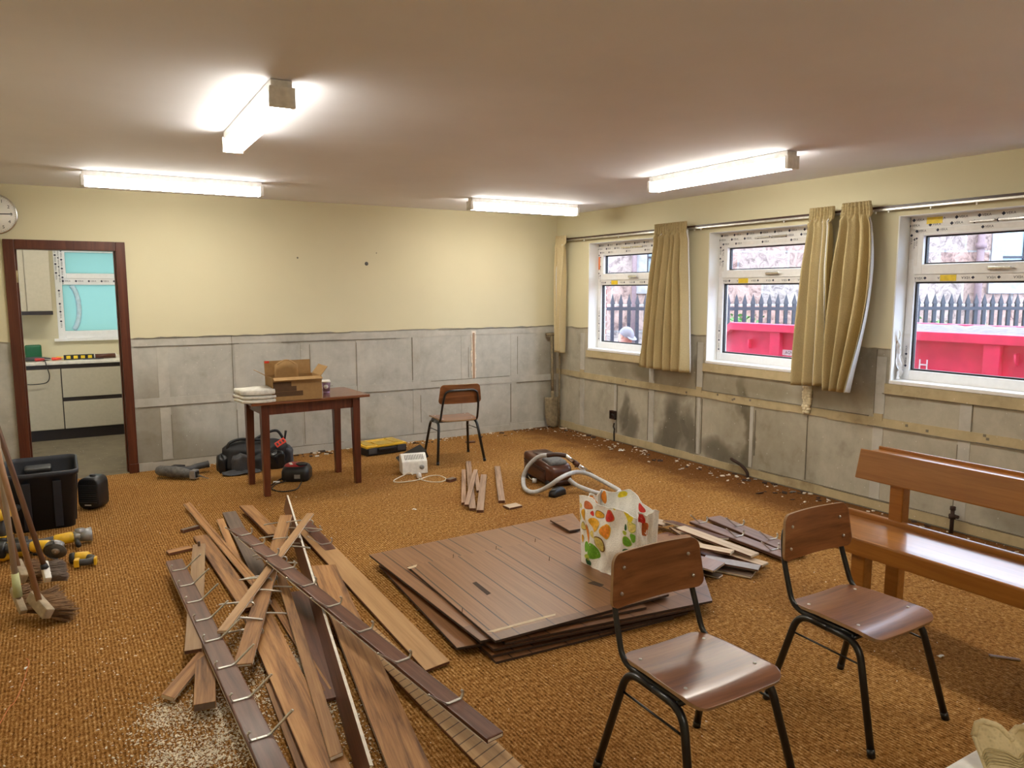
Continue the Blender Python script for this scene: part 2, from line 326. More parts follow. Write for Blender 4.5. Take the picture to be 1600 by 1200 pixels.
def mat_brick():
    m, nt, b = newmat('red_brick', 0.9, 0.2)
    t = nt.nodes.new('ShaderNodeTexCoord'); sep = nt.nodes.new('ShaderNodeSeparateXYZ'); cb = nt.nodes.new('ShaderNodeCombineXYZ'); nt.links.new(t.outputs['Object'], sep.inputs[0])
    nt.links.new(M2(nt, 'ADD', sep.outputs['X'], sep.outputs['Y']), cb.inputs[0]); nt.links.new(sep.outputs['Z'], cb.inputs[1])
    br = nt.nodes.new('ShaderNodeTexBrick'); nt.links.new(cb.outputs[0], br.inputs['Vector'])
    br.inputs['Scale'].default_value = 1.0; br.inputs['Brick Width'].default_value = 0.225; br.inputs['Row Height'].default_value = 0.075; br.inputs['Mortar Size'].default_value = 0.008
    br.inputs['Color1'].default_value = (0.36, 0.11, 0.08, 1); br.inputs['Color2'].default_value = (0.28, 0.10, 0.09, 1); br.inputs['Mortar'].default_value = (0.45, 0.42, 0.40, 1)
    nt.links.new(br.outputs['Color'], b.inputs['Base Color']); return m
MAT['brick'] = mat_brick()
MAT['stone_trim'] = plain('pale_dressed_stone', (0.33, 0.315, 0.32), 0.9, var=0.25, sc=6)
MAT['pipe_paint'] = plain('grey_red_downpipe', (0.20, 0.13, 0.14), 0.6)
MAT['far_glass'] = plain('far_window_glass', (0.30, 0.38, 0.42), 0.1)

# ------------------------------------------------------------------ mesh helpers
class MB:
    def __init__(s): s.v = []; s.f = []; s.m = []; s.sm = []; s.mi = 0; s.smooth = False; s.X = Matrix.Identity(4)
    def add(s, vs, fs):
        o = len(s.v); s.v += [s.X @ Vector(v) for v in vs]
        for f in fs: s.f.append([o+i for i in f]); s.m.append(s.mi); s.sm.append(s.smooth)
        return s
    def box(s, c, d, R=None):
        x, y, z = (q/2 for q in d); R = R or Matrix.Identity(3); c = Vector(c)
        vs = [c + R @ Vector((a*x, b*y, e*z)) for a in (-1, 1) for b in (-1, 1) for e in (-1, 1)]
        return s.add(vs, [(0,1,3,2),(4,6,7,5),(0,4,5,1),(2,3,7,6),(0,2,6,4),(1,5,7,3)])
    def bx(s, x0, x1, y0, y1, z0, z1): return s.box(((x0+x1)/2, (y0+y1)/2, (z0+z1)/2), (x1-x0, y1-y0, z1-z0))
    def tube(s, pts, r, n=8, cap=True, closed=False):
        pts = [Vector(p) for p in pts]; rs = r if isinstance(r, (list, tuple)) else [r]*len(pts)
        up = None; rings = []
        for i, p in enumerate(pts):
            a = pts[i-1] if i else (pts[-1] if closed else pts[i]); b = pts[i+1] if i < len(pts)-1 else (pts[0] if closed else pts[i])
            t = (b-a).normalized()
            if up is None:
                up = Vector((0, 0, 1)) if abs(t.z) < 0.9 else Vector((1, 0, 0))
            up = (up - t*up.dot(t)).normalized(); w = t.cross(up)
            rings.append([p + rs[i]*(math.cos(2*PI*k/n)*up + math.sin(2*PI*k/n)*w) for k in range(n)])
        fs = []; m = len(pts)
        for i in range(m if closed else m-1):
            j = (i+1) % m
            for k in range(n): fs.append((i*n+k, i*n+(k+1) % n, j*n+(k+1) % n, j*n+k))
        if cap and not closed: fs += [tuple(reversed(range(n))), tuple(range((m-1)*n, m*n))]
        old = s.smooth; s.smooth = True; s.add([v for r_ in rings for v in r_], fs); s.smooth = old
        return s
    def lathe(s, prof, n=20, c=(0, 0, 0), R=None, sx=1, sy=1):
        R = R or Matrix.Identity(3); c = Vector(c); vs = []; fs = []
        for (r, z) in prof:
            vs += [c + R @ Vector((r*sx*math.cos(2*PI*k/n), r*sy*math.sin(2*PI*k/n), z)) for k in range(n)]
        for i in range(len(prof)-1):
            for k in range(n): fs.append((i*n+k, i*n+(k+1) % n, (i+1)*n+(k+1) % n, (i+1)*n+k))
        fs += [tuple(reversed(range(n))), tuple(range((len(prof)-1)*n, len(prof)*n))]
        old = s.smooth; s.smooth = True; s.add(vs, fs); s.smooth = old
        return s
    def prism(s, poly, z0, z1, R=None, c=(0, 0, 0)):
        R = R or Matrix.Identity(3); c = Vector(c); n = len(poly)
        vs = [c + R @ Vector((x, y, z)) for z in (z0, z1) for (x, y) in poly]
        return s.add(vs, [tuple(reversed(range(n))), tuple(range(n, 2*n))] + [(i, (i+1) % n, n+(i+1) % n, n+i) for i in range(n)])
    def grid(s, fn, nu, nv, thick=None, closed_u=False):
        """fn(u,v)->Vector, u,v in 0..1; a sheet, or a slab when thick(u,v)->offset vector"""
        vs = [Vector(fn(i/nu, j/nv)) for j in range(nv+1) for i in range(nu+1)]; w = nu+1
        fs = [(j*w+i, j*w+i+1, (j+1)*w+i+1, (j+1)*w+i) for j in range(nv) for i in range(nu)]
        if thick is not None:
            o = len(vs); t = Vector(thick)
            vs2 = [v + t for v in vs]
            fs = [tuple(f) for f in fs] + [tuple(reversed([o+i for i in f])) for f in fs]
            b = [i for i in range(w)] + [j*w+nu for j in range(1, nv+1)] + [nv*w+i for i in range(nu-1, -1, -1)] + [j*w for j in range(nv-1, 0, -1)]
            vs += vs2
            for k in range(len(b)): a_, b_ = b[k], b[(k+1) % len(b)]; fs.append((b_, a_, a_+o, b_+o))
        old = s.smooth; s.smooth = True; s.add(vs, fs); s.smooth = old
        return s
    def build(s, name, mats, parent=None, bevel=0.0, seg=2, loc=None):
        me = bpy.data.meshes.new(name); me.from_pydata([tuple(v) for v in s.v], [], s.f)
        for m in (mats if isinstance(mats, (list, tuple)) else [mats]): me.materials.append(m)
        me.polygons.foreach_set('material_index', s.m); me.polygons.foreach_set('use_smooth', s.sm); me.update()
        bm = bmesh.new(); bm.from_mesh(me); bmesh.ops.recalc_face_normals(bm, faces=bm.faces)
        if bevel:
            ed = [e for e in bm.edges if len(e.link_faces) == 2 and e.calc_face_angle(0) > 0.5]
            bmesh.ops.bevel(bm, geom=ed, offset=bevel, segments=seg, affect='EDGES', profile=0.6, clamp_overlap=True)
        bm.to_mesh(me); bm.free()
        o = bpy.data.objects.new(name, me); COL.objects.link(o)
        if parent: o.parent = parent
        if loc is not None: o.location = loc
        return o
def tag(o, label, cat, group=None, kind=None):
    if label: o['label'] = label
    if cat: o['category'] = cat
    if group: o['group'] = group
    if kind: o['kind'] = kind
    return o
def thing(name, label, cat, loc=(0, 0, 0), rz=0.0, group=None, rot=None):
    o = bpy.data.objects.new(name, None); COL.objects.link(o); o.empty_display_size = 0.05
    o.location = loc; o.rotation_euler = rot if rot else (0, 0, rz)
    return tag(o, label, cat, group)
def struct(o, label=None): 
    o['kind'] = 'structure'
    if label: o['label'] = label
    return o
def dup(root, label=None):
    c = root.copy(); COL.objects.link(c)
    if label: c['label'] = label
    for ch in list(root.children):
        d = ch.copy(); COL.objects.link(d); d.parent = c
        for g in list(ch.children):
            e = g.copy(); COL.objects.link(e); e.parent = d
    return c
def smooth_path(pts, n=6, closed=False):
    pts = [Vector(p) for p in pts]; out = []; m = len(pts)
    for i in range(m if closed else m-1):
        g = lambda k: pts[k % m] if closed else pts[max(0, min(m-1, k))]
        p0, p1, p2, p3 = g(i-1), g(i), g(i+1), g(i+2)
        for k in range(n):
            t = k/n
            out.append(0.5*((2*p1) + (p2-p0)*t + (2*p0-5*p1+4*p2-p3)*t*t + (3*p1-p0-3*p2+p3)*t**3))
    if not closed: out.append(pts[-1])
    return out
def fillet(pts, r, n=5):
    """polyline with its inner corners rounded by radius-like distance r"""
    pts = [Vector(p) for p in pts]; out = [pts[0]]
    for i in range(1, len(pts)-1):
        a, b, c = pts[i-1], pts[i], pts[i+1]; d = min(r, (a-b).length*0.48, (c-b).length*0.48)
        p, q = b+(a-b).normalized()*d, b+(c-b).normalized()*d
        for k in range(n+1):
            t = k/n; out.append((1-t)**2*p + 2*t*(1-t)*b + t*t*q)
    out.append(pts[-1]); return out
def rrect(w, h, r, n=5, cx=0, cy=0):
    out = []
    for (sx, sy, a0) in ((1, 1, 0), (-1, 1, 90), (-1, -1, 180), (1, -1, 270)):
        for k in range(n+1):
            a = math.radians(a0+90*k/n); out.append((cx+sx*(w/2-r)+r*math.cos(a), cy+sy*(h/2-r)+r*math.sin(a)))
    return out
_txt = {}
def text_geo(string):
    if string not in _txt:
        c = bpy.data.curves.new('t', 'FONT'); c.body = string; c.size = 1; c.align_x = 'CENTER'; c.align_y = 'CENTER'; c.resolution_u = 2
        o = bpy.data.objects.new('t', c); COL.objects.link(o)
        dg = bpy.context.evaluated_depsgraph_get(); me = o.evaluated_get(dg).to_mesh()
        _txt[string] = ([v.co.copy() for v in me.vertices], [tuple(p.vertices) for p in me.polygons])
        o.evaluated_get(dg).to_mesh_clear(); bpy.data.objects.remove(o); bpy.data.curves.remove(c)
    return _txt[string]
def add_text(mb, string, org, ux, uy, size):
    vs, fs = text_geo(string); org, ux, uy = Vector(org), Vector(ux), Vector(uy)
    mb.add([org + ux*(v.x*size) + uy*(v.y*size) for v in vs], fs)
def rects(a0, a1, b0, b1, holes):
    cuts = sorted({a0, a1, *[min(max(h[k], a0), a1) for h in holes for k in (0, 1)]}); out = []
    for x0, x1 in zip(cuts, cuts[1:]):
        if x1-x0 < 1e-6: continue
        hs = sorted([(h[2], h[3]) for h in holes if h[0] <= x0+1e-6 and h[1] >= x1-1e-6]); z = b0
        for (h0, h1) in hs:
            if h0 > z+1e-6: out.append((x0, x1, z, min(h0, b1)))
            z = max(z, h1)
        if z < b1-1e-6: out.append((x0, x1, z, b1))
    return out
def basis(d, up=(0, 0, 1)):
    x = Vector(d).normalized(); up = Vector(up); y = up.cross(x)
    if y.length < 1e-4: y = Vector((0, 1, 0))
    y.normalize(); z = x.cross(y); return Matrix((x, y, z)).transposed()

# ------------------------------------------------------------------ the room
WZ = 1.215                                   # height where the bare plaster stops and the cream paint begins
DX0, DX1, DZ = -0.235, 0.503, 1.973          # door opening in the back wall
WINS = [(5.67, 6.87), (3.86, 5.06), (2.05, 3.25)]
WZ0, WZ1 = 0.965, 2.15
WALLT = 0.24
mb = MB(); mb.bx(LX-0.1, RX+0.02, FY-0.1, BY, -0.1, 0.0)
struct(mb.build('floor', MAT['carpet']), 'orange brown ribbed carpet floor strewn with plaster crumbs')
mb = MB(); mb.bx(LX-0.1, RX+WALLT, FY-0.1, BY+0.12, CZ, CZ+0.1)
struct(mb.build('ceiling', MAT['ceiling']), 'dingy pinkish grey painted ceiling')
mb = MB()
for (a0, a1, b0, b1) in rects(LX-0.1, RX, 0.0, CZ, [(DX0-0.02, DX1+0.02, 0, DZ+0.02)]): mb.bx(a0, a1, BY, BY+0.12, b0, b1)
struct(mb.build('wall_back', MAT['bare']), 'back wall stripped to grey plaster below')
mb = MB()
for (a0, a1, b0, b1) in rects(FY-0.1, BY+0.12, -0.1, CZ, [(a, b, WZ0, WZ1) for a, b in WINS]): mb.bx(RX, RX+WALLT-0.06, a0, a1, b0, b1)
struct(mb.build('wall_right', MAT['bare_sooty']), 'window wall stripped to sooty grey plaster below')
mb = MB()
for (a0, a1, b0, b1) in rects(FY-0.1, BY+0.12, -0.5, 3.2, [(a, b, WZ0, WZ1) for a, b in WINS]): mb.bx(RX+WALLT-0.06, RX+WALLT+0.01, a0, a1, b0, b1)
struct(mb.build('wall_outer', MAT['brick']), 'outer brick face of the window wall')
mb = MB(); mb.bx(LX-0.1, LX, FY-0.1, BY, 0, CZ); struct(mb.build('wall_left', MAT['cream']))
mb = MB(); mb.bx(LX, RX, FY-0.1, FY, 0, CZ); struct(mb.build('wall_front', MAT['cream']))
# the cream paint and its plaster skin above the removed panelling: a ragged lower edge
def ragged(name, axis, spans, holes, seed):
    rnd = random.Random(seed); mb = MB(); T = 0.011
    for (s0, s1) in spans:
        n = max(2, int((s1-s0)/0.06)); es = [s0+(s1-s0)*i/n for i in range(n+1)]; zs = [WZ+rnd.uniform(-0.008, 0.006) for _ in es]
        for i in range(n):
            pr = [(es[i], zs[i]), (es[i+1], zs[i+1]), (es[i+1], WZ+0.02), (es[i], WZ+0.02)]
            if axis == 'b': mb.add([(a, BY-t, z) for t in (0, T) for a, z in pr], [(0,1,2,3),(7,6,5,4),(0,4,5,1),(1,5,6,2),(2,6,7,3),(3,7,4,0)])
            else: mb.add([(RX-t, a, z) for t in (0, T) for a, z in pr], [(0,1,2,3),(7,6,5,4),(0,4,5,1),(1,5,6,2),(2,6,7,3),(3,7,4,0)])
    lo, hi = spans[0][0], spans[-1][1]
    for (a0, a1, b0, b1) in rects(lo, hi, WZ+0.02, CZ, holes):
        if axis == 'b': mb.bx(a0, a1, BY-T, BY, b0, b1)
        else: mb.bx(RX-T, RX, a0, a1, b0, b1)
    return struct(mb.build(name, MAT['cream']))
ragged('trim_1', 'b', [(LX, -0.31), (0.578, RX)], [(-0.31, 0.578, 0, 2.05)], 3)
ragged('trim_2', 'r', [(FY, 2.05), (3.25, 3.86), (5.06, 5.67), (6.87, BY-0.012)], [(a, b, 0, WZ1) for a, b in WINS], 4)
# bands of plaster and batten left by the panelling
rnd = random.Random(11)
def strip(mb, axis, a0, a1, z0, z1, t=0.004):
    if axis == 'b': mb.bx(a0, a1, BY-t, BY+0.001, z0, z1)
    else: mb.bx(RX-t, RX+0.001, a0, a1, z0, z1)
mb = MB()
for x in (0.83, 1.50, 2.13, 2.70, 3.33, 3.92, 4.565):
    strip(mb, 'b', x-0.045, x+0.045, 0.09, 0.57); strip(mb, 'b', x-0.045, x+0.045, 0.645, 1.13)
struct(mb.build('trim_3', MAT['strip']))
mb = MB()
for k in range(14):
    a0 = 0.58+k*0.327; dz = -0.03*(k/13)
    strip(mb, 'b', a0, a0+0.327, 0.59+dz+rnd.uniform(-.004, .004), 0.665+dz, 0.006)
    strip(mb, 'b', a0, a0+0.327, 0.0, 0.075+rnd.uniform(-.006, .006), 0.008); strip(mb, 'b', a0, a0+0.327, 1.135+rnd.uniform(-.004, .004), 1.20, 0.005)
struct(mb.build('trim_4', MAT['strip']))
mb = MB()
for x, z0, z1 in ((1.435, 0.66, 1.21), (2.66, 0.40, 1.1), (2.10, .1, .57), (3.285, 0.67, 1.13), (3.375, 0.2, .5), (4.52, .1, .55), (4.61, .66, 1.1), (0.875, .1, .5), (2.175, .67, 1.1), (3.965, .66, 1.0), (1.455, .08, .5)): strip(mb, 'b', x-0.0025, x+0.0025, z0, z1, 0.0065)
for (a0, a1, z) in ((0.6, 1.4, 0.588), (1.6, 2.4, 0.668), (2.4, 3.6, 0.572), (3.5, 4.5, 0.645), (4.6, 5.1, .56), (0.6, 1.5, 1.134), (1.9, 3.1, 1.13), (3.6, 4.8, 1.203), (0.6, 2.6, 1.206), (2.6, 4.0, .077), (0.7, 1.7, .078), (1.85, 2.5, .078)): strip(mb, 'b', a0, a1, z-0.0022, z+0.0022, 0.009)
struct(mb.build('trim_5', MAT['crack']))
mb = MB()
mb.mi = 0
for y in (6.98, 5.80, 3.32, 2.70, 1.5):
    strip(mb, 'r', y-0.04, y+0.04, 0.09, 0.63); strip(mb, 'r', y-0.04, y+0.04, 0.70, 0.95 if any(a-0.05 < y < b+.05 for a, b in WINS) else 1.15)
for y in (6.38, 5.135, 4.50): strip(mb, 'r', y-0.018, y+0.018, 0.09, 0.63)
strip(mb, 'r', 5.10, 5.18, 0.70, 1.15)
struct(mb.build('trim_6', MAT['strip']))
mb = MB()
for k in range(20):
    y0 = 0.0+k*0.375
    strip(mb, 'r', y0, y0+0.375, 0.635+rnd.uniform(-.004, .004), 0.70, 0.007); strip(mb, 'r', y0, y0+0.375, 0.0 if k > 16 else 0.012, 0.085+rnd.uniform(-.012, .006), 0.009)
for a, b in WINS: strip(mb, 'r', a-0.03, b+0.03, 0.885, WZ0-0.006, 0.016)
for y in (3.32, 5.135, 6.98): strip(mb, 'r', y-0.035, y+0.035, 0.68, 0.73, 0.012)
struct(mb.build('trim_7', MAT['strip_tan']))
mb = MB()
for y, z0, z1 in ((5.175, .1, 1.15), (5.095, .1, .62), (5.845, .1, .6), (5.765, .72, .95), (3.36, .72, 1.2), (2.74, .1, .6), (2.66, .7, .95), (6.345, .1, .62), (4.46, .2, .6), (3.93, .1, .63)): strip(mb, 'r', y-0.0025, y+0.0025, z0, z1, 0.0065)
for (a0, a1, z) in ((2.2, 3.4, 0.633), (3.4, 5.1, 0.704), (5.3, 7.2, 0.632), (0, 7.5, .006), (2.1, 4.4, .088), (2.05, 3.3, .884), (3.86, 5.1, .884), (5.8, 6.9, .884)): strip(mb, 'r', a0, a1, z-0.0025, z+0.0025, 0.0105)
for y, z in ((2.55, .67), (2.57, .69), (2.95, .66), (3.1, .675), (4.7, .67), (4.72, .66), (4.52, .68), (5.3, .66), (6.2, .67), (4.9, .685), (2.3, .66)): strip(mb, 'r', y-0.009, y+0.009, z-0.009, z+0.009, 0.0095)
struct(mb.build('trim_8', MAT['crack']))
# torn strip of raw chipped plaster by the back chair
mb = MB(); zz = 0.64
while zz < 1.16:
    w = rnd.uniform(0.024, 0.036); strip(mb, 'b', 4.03-w+rnd.uniform(-.008, .008), 4.03+w, zz, zz+0.05, 0.007); zz += 0.045
struct(mb.build('trim_9', MAT['chip']))
mb = MB(); strip(mb, 'b', 4.018, 4.043, 0.64, 1.16, 0.0085); struct(mb.build('trim_10', plain('raw_brown_slot', (0.42, 0.27, 0.17), 0.9)))
# door frame
mb = MB()
mb.bx(-0.312, DX0, BY-0.03, BY, 0, 2.052); mb.bx(DX1, 0.578, BY-0.03, BY, 0, 2.052); mb.bx(DX0, DX1, BY-0.03, BY, DZ, 2.052)
d1 = struct(mb.build('door_1', MAT['door_wood'], bevel=0.005), 'open doorway in a dark mahogany frame')
mb = MB(); mb.bx(DX0-0.02, DX0, BY, BY+0.13, 0, DZ+0.02); mb.bx(DX1, DX1+0.02, BY, BY+0.13, 0, DZ+0.02); mb.bx(DX0, DX1, BY, BY+0.13, DZ, DZ+0.02)
mb.bx(DX0, DX0+0.012, BY+0.05, BY+0.13, 0, DZ); mb.bx(DX1-0.012, DX1, BY+0.05, BY+0.13, 0, DZ)
mb.build('jamb', MAT['door_wood'], d1)
mb = MB(); mb.bx(DX0, DX0+0.004, BY+0.004, BY+0.045, 1.70, 1.80); mb.tube([(DX0+0.005, BY+0.046, 1.70), (DX0+0.005, BY+0.046, 1.80)], 0.006); mb.build('hinge', MAT['brass'], d1)
mb = MB(); mb.bx(DX1-0.002, 0.582, BY-0.036, BY, 0, 0.085); mb.build('plinth_block', MAT['door_wood'], d1, bevel=0.004)
# windows
def hlogo(mb, y, z, xf, s, vert=False, up=1):
    """one printed mark, a diamond and the word, on a face at x = xf that looks to -x"""
    ux, uy = ((0, -1, 0), (0, 0, 1)) if not vert else ((0, 0, up), (0, up, 0))
    ux, uy = Vector(ux), Vector(uy); c = Vector((xf, y, z)); d = s*0.55
    q = c - ux*s*1.35
    mb.add([q+ux*d, q+uy*d, q-ux*d, q-uy*d], [(0, 1, 2, 3)])
    add_text(mb, 'VEKA', c + ux*s*0.55, ux, uy, s)
def make_window(k, y0, y1):
    z0, z1 = WZ0, WZ1; xi, xo = RX+0.115, RX+0.185
    w = thing('window_%d' % k, None, None); w['kind'] = 'structure'; w['label'] = 'white window still in its printed protective film'
    def fr(mb, a0, a1, b0, b1, t, xa, xb, tb=None, tt=None):
        tb = t if tb is None else tb; tt = t if tt is None else tt
        mb.bx(xa, xb, a0, a0+t, b0, b1); mb.bx(xa, xb, a1-t, a1, b0, b1); mb.bx(xa, xb, a0+t, a1-t, b0, b0+tb); mb.bx(xa, xb, a0+t, a1-t, b1-tt, b1)
    mb = MB(); fr(mb, y0+0.012, y1-0.012, z0+0.02, z1-0.045, 0.055, xi, xo, 0.072, 0.05)
    mb.bx(xi, xo, y0+0.067, y1-0.067, 1.690, 1.755)
    mb.bx(xi, xo, y0+0.012, y1-0.012, z1-0.045, z1)                      # frame extension under the lintel
    mb.build('frame', MAT['upvc'], w, bevel=0.005)
    mb = MB(); fr(mb, y0+0.06, y1-0.06, 1.742, z1-0.085, 0.062, xi-0.014, xo-0.01, 0.07, 0.055); mb.build('sash', MAT['upvc'], w, bevel=0.006)
    mb = MB(); mb.bx(xo-0.045, xo-0.03, y0+0.067, y1-0.067, z0+0.092, 1.69); mb.bx(xo-0.045, xo-0.03, y0+0.12, y1-0.12, 1.812, z1-0.14); mb.build('pane', MAT['glass'], w)
    mb = MB(); fr(mb, y0+0.067, y1-0.067, z0+0.092, 1.69, 0.012, xo-0.052, xo-0.025); fr(mb, y0+0.122, y1-0.122, 1.812, z1-0.14, 0.01, xo-0.052, xo-0.025); mb.build('gasket', MAT['ink'], w)
    yc = (y0+y1)/2
    mb = MB(); mb.bx(xi-0.030, xi-0.014, yc-0.02, yc+0.03, 1.762, 1.788); mb.box((xi-0.04, yc-0.05, 1.776), (0.014, 0.14, 0.018)); mb.build('handle', MAT['chrome'], w, bevel=0.004)
    mb = MB(); mb.bx(xi-0.022, xi-0.013, yc-0.17, yc-0.01, 2.077, 2.092); mb.bx(xi-0.022, xi-0.013, yc+0.01, yc+0.17, 2.077, 2.092); mb.build('trickle_vent', MAT['chrome'], w, bevel=0.002)
    # film: patches of tape on the frame faces, with the printed marks
    xf = xi-0.0012; xs = xi-0.0152
    mb = MB()
    mb.bx(xf, xi, y0+0.015, y1-0.015, z1-0.095, z1-0.004); mb.bx(xs, xs+0.002, y0+0.075, y1-0.075, z1-0.122, z1-0.090)
    mb.bx(xf, xi, y1-0.066, y1-0.013, 1.55+0.1*k, z1-0.09); mb.bx(xs, xs+0.002, y1-0.085, y1-0.062, 1.80, z1-0.10)
    mb.bx(xf, xi, y0+0.07, y1-0.07, 1.692, 1.740)
    mb.bx(xf, xi, y1-0.066, y1-0.014, z0+0.10, 1.50-0.06*k)
    mb.build('protective_film', MAT['film'], w)
    mb = MB(); s = 0.024; n = 8
    for i in range(n):
        y = y0+0.09+i*(y1-y0-0.16)/(n-1)
        hlogo(mb, y, z1-0.028, xf-0.001, s); hlogo(mb, y+0.03, z1-0.066, xf-0.001, s)
        if i % 2 == 0 or i > 5: hlogo(mb, y-0.03, z1-0.106, xs-0.001, s*0.9)
    for i in range(7):
        y = y0+0.12+i*(y1-y0-0.22)/6
        ux = -1
        q = Vector((xf-0.001, y, 1.716)); mb.add([q+Vector((0, a, b)) for a, b in ((-.055, 0), (-.043, .011), (-.031, 0), (-.043, -.011))], [(0, 1, 2, 3)])
        add_text(mb, 'VEKA', q+Vector((0, 0.004, 0)), (0, 1, 0), (0, 0, -1), s)
    z = 1.66+0.1*k
    while z < z1-0.12: hlogo(mb, y1-0.052, z, xf-0.001, s*0.85, True, -1); hlogo(mb, y1-0.026, z+0.03, xf-0.001, s*0.85, True, -1); hlogo(mb, y1-0.073, z+.01, xs-0.001, s*0.7, True, -1); z += 0.10
    z = z0+0.15
    while z < 1.45-0.06*k: hlogo(mb, y1-0.04, z, xf-0.001, s*0.8, True, 1); z += 0.085
    mb.build('film_print', MAT['print'], w)
    mb = MB(); mb.bx(xf-0.002, xf, y1-0.36, y1-0.25, 1.694, 1.736)
    if k == 3: mb.bx(xf-0.002, xf, y1-0.24, y1-0.13, z1-0.06, z1-0.015)
    mb.build('sticker', MAT['sticker'], w)
    if k == 1:
        mb = MB(); mb.bx(xf-0.003, xf, y1-0.062, y1-0.02, 1.86, 2.0); mb.build('orange_tag', MAT['orange'], w)
    mb = MB(); t = 0.010
    mb.bx(RX-0.011, xi+0.03, y1-t, y1+0.0, z0, z1); mb.bx(RX-0.011, xi+0.03, y0, y0+t, z0, z1); mb.bx(RX-0.011, xi+0.03, y0, y1, z1-0.004, z1+0.0); mb.build('reveal', MAT['reveal'], w)
    mb = MB(); mb.bx(RX-0.018, xi+0.02, y0+0.002, y1-0.002, z0-0.004, z0+0.022); mb.build('sill', MAT['upvc'], w, bevel=0.004)
    if k == 3:                                                            # crumpled film hanging at the foot of the reveal
        rn = random.Random(5); mb = MB()
        mb.grid(lambda u, v: (RX+0.03+u*0.07, y1-0.013-0.018*rn.random()-0.012*math.sin(v*9+u*5), z0+0.03+v*(0.36-0.25*u)), 8, 16)
        mb.build('loose_film', MAT['film'], w)
for k, (a, b) in enumerate(WINS): make_window(k+1, a, b)
# ------------------------------------------------------------------ kitchen beyond the door
KX0, KX1, KY = -0.9, 1.5, 10.16
mb = MB(); mb.bx(KX0, KX1, BY, KY+0.1, -0.1, 0.0); struct(mb.build('floor_kitchen', MAT['vinyl']))
mb = MB(); mb.bx(KX0, KX1, BY+0.12, KY+0.1, CZ-0.02, CZ+0.08); struct(mb.build('ceiling_kitchen', MAT['ceiling']))
mb = MB()
for (a0, a1, b0, b1) in rects(KX0-0.1, KX1+0.1, 0, CZ, [(0.045, 1.05, 1.075, 2.18)]): mb.bx(a0, a1, KY, KY+0.2, b0, b1)
struct(mb.build('wall_kitchen', MAT['kitchen_wall']))
mb = MB(); mb.bx(KX0-0.1, KX0, BY+0.12, KY, 0, CZ); struct(mb.build('wall_kitchen_left', MAT['kitchen_wall']))
mb = MB(); mb.bx(KX1, KX1+0.1, BY+0.12, KY, 0, CZ); struct(mb.build('wall_kitchen_right', MAT['kitchen_wall']))
w = thing('window_4', None, None); w['kind'] = 'structure'; w['label'] = 'frosted teal kitchen window in printed film'
def kfr(mb, a0, a1, b0, b1, t, ya, yb, tb=None):
    tb = tb or t
    mb.bx(a0, a0+t, ya, yb, b0, b1); mb.bx(a1-t, a1, ya, yb, b0, b1); mb.bx(a0+t, a1-t, ya, yb, b0, b0+tb); mb.bx(a0+t, a1-t, ya, yb, b1-t, b1)
mb = MB(); kfr(mb, 0.045, 1.05, 1.085, 2.18, 0.07, KY-0.01, KY+0.06, 0.085); mb.bx(0.115, 0.98, KY-0.01, KY+0.06, 1.70, 1.80); kfr(mb, 0.10, 1.0, 1.77, 2.13, 0.06, KY-0.022, KY+0.04); mb.build('frame', MAT['upvc'], w, bevel=0.005)
mb = MB(); mb.bx(0.115, 0.98, KY+0.035, KY+0.045, 1.17, 1.70); mb.bx(0.16, 0.94, KY+0.02, KY+0.03, 1.83, 2.07); mb.build('pane', MAT['frosted'], w)
mb = MB(); mb.bx(0.0, 1.1, KY-0.05, KY, 1.055, 1.085); mb.build('sill', MAT['upvc'], w, bevel=0.004)
mb = MB()
pts = [(0.17+0.10*math.cos(a)*1.0, KY+0.033, 1.44+0.27*math.sin(a)) for a in [math.radians(t) for t in range(-70, 75, 10)]]
mb.tube(pts, [0.028]*len(pts), 6); mb.build('curved_film_tear', plain('pale_blue_film', (0.50, 0.68, 0.80), .5), w)
mb = MB(); s = 0.024
def klogo(mb, x, z, y, vert=False):
    ux, uy = (Vector((1, 0, 0)), Vector((0, 0, 1))) if not vert else (Vector((0, 0, -1)), Vector((1, 0, 0)))
    c = Vector((x, y, z)); q = c-ux*s*1.4; d = s*.55
    mb.add([q+ux*d, q+uy*d, q-ux*d, q-uy*d], [(0, 1, 2, 3)]); add_text(mb, 'VEKA', c+ux*s*.5, ux, uy, s)
for i in range(7): klogo(mb, 0.16+i*0.13, 1.742, KY-0.024)
for i in range(7): klogo(mb, 0.19+i*0.13, 2.155, KY-0.012); klogo(mb, 0.2+i*.13, 2.105, KY-0.024)
for i in range(4): klogo(mb, 0.065, 2.1-i*0.1, KY-0.012, True); klogo(mb, 0.098, 2.07-i*0.1, KY-0.012, True); klogo(mb, 0.125, 2.05-i*.1, KY-.024, True)
for z in (1.60, 1.45, 1.36, 1.25): klogo(mb, 0.08, z, KY-0.012, True)
mb.build('film_print', MAT['print'], w)

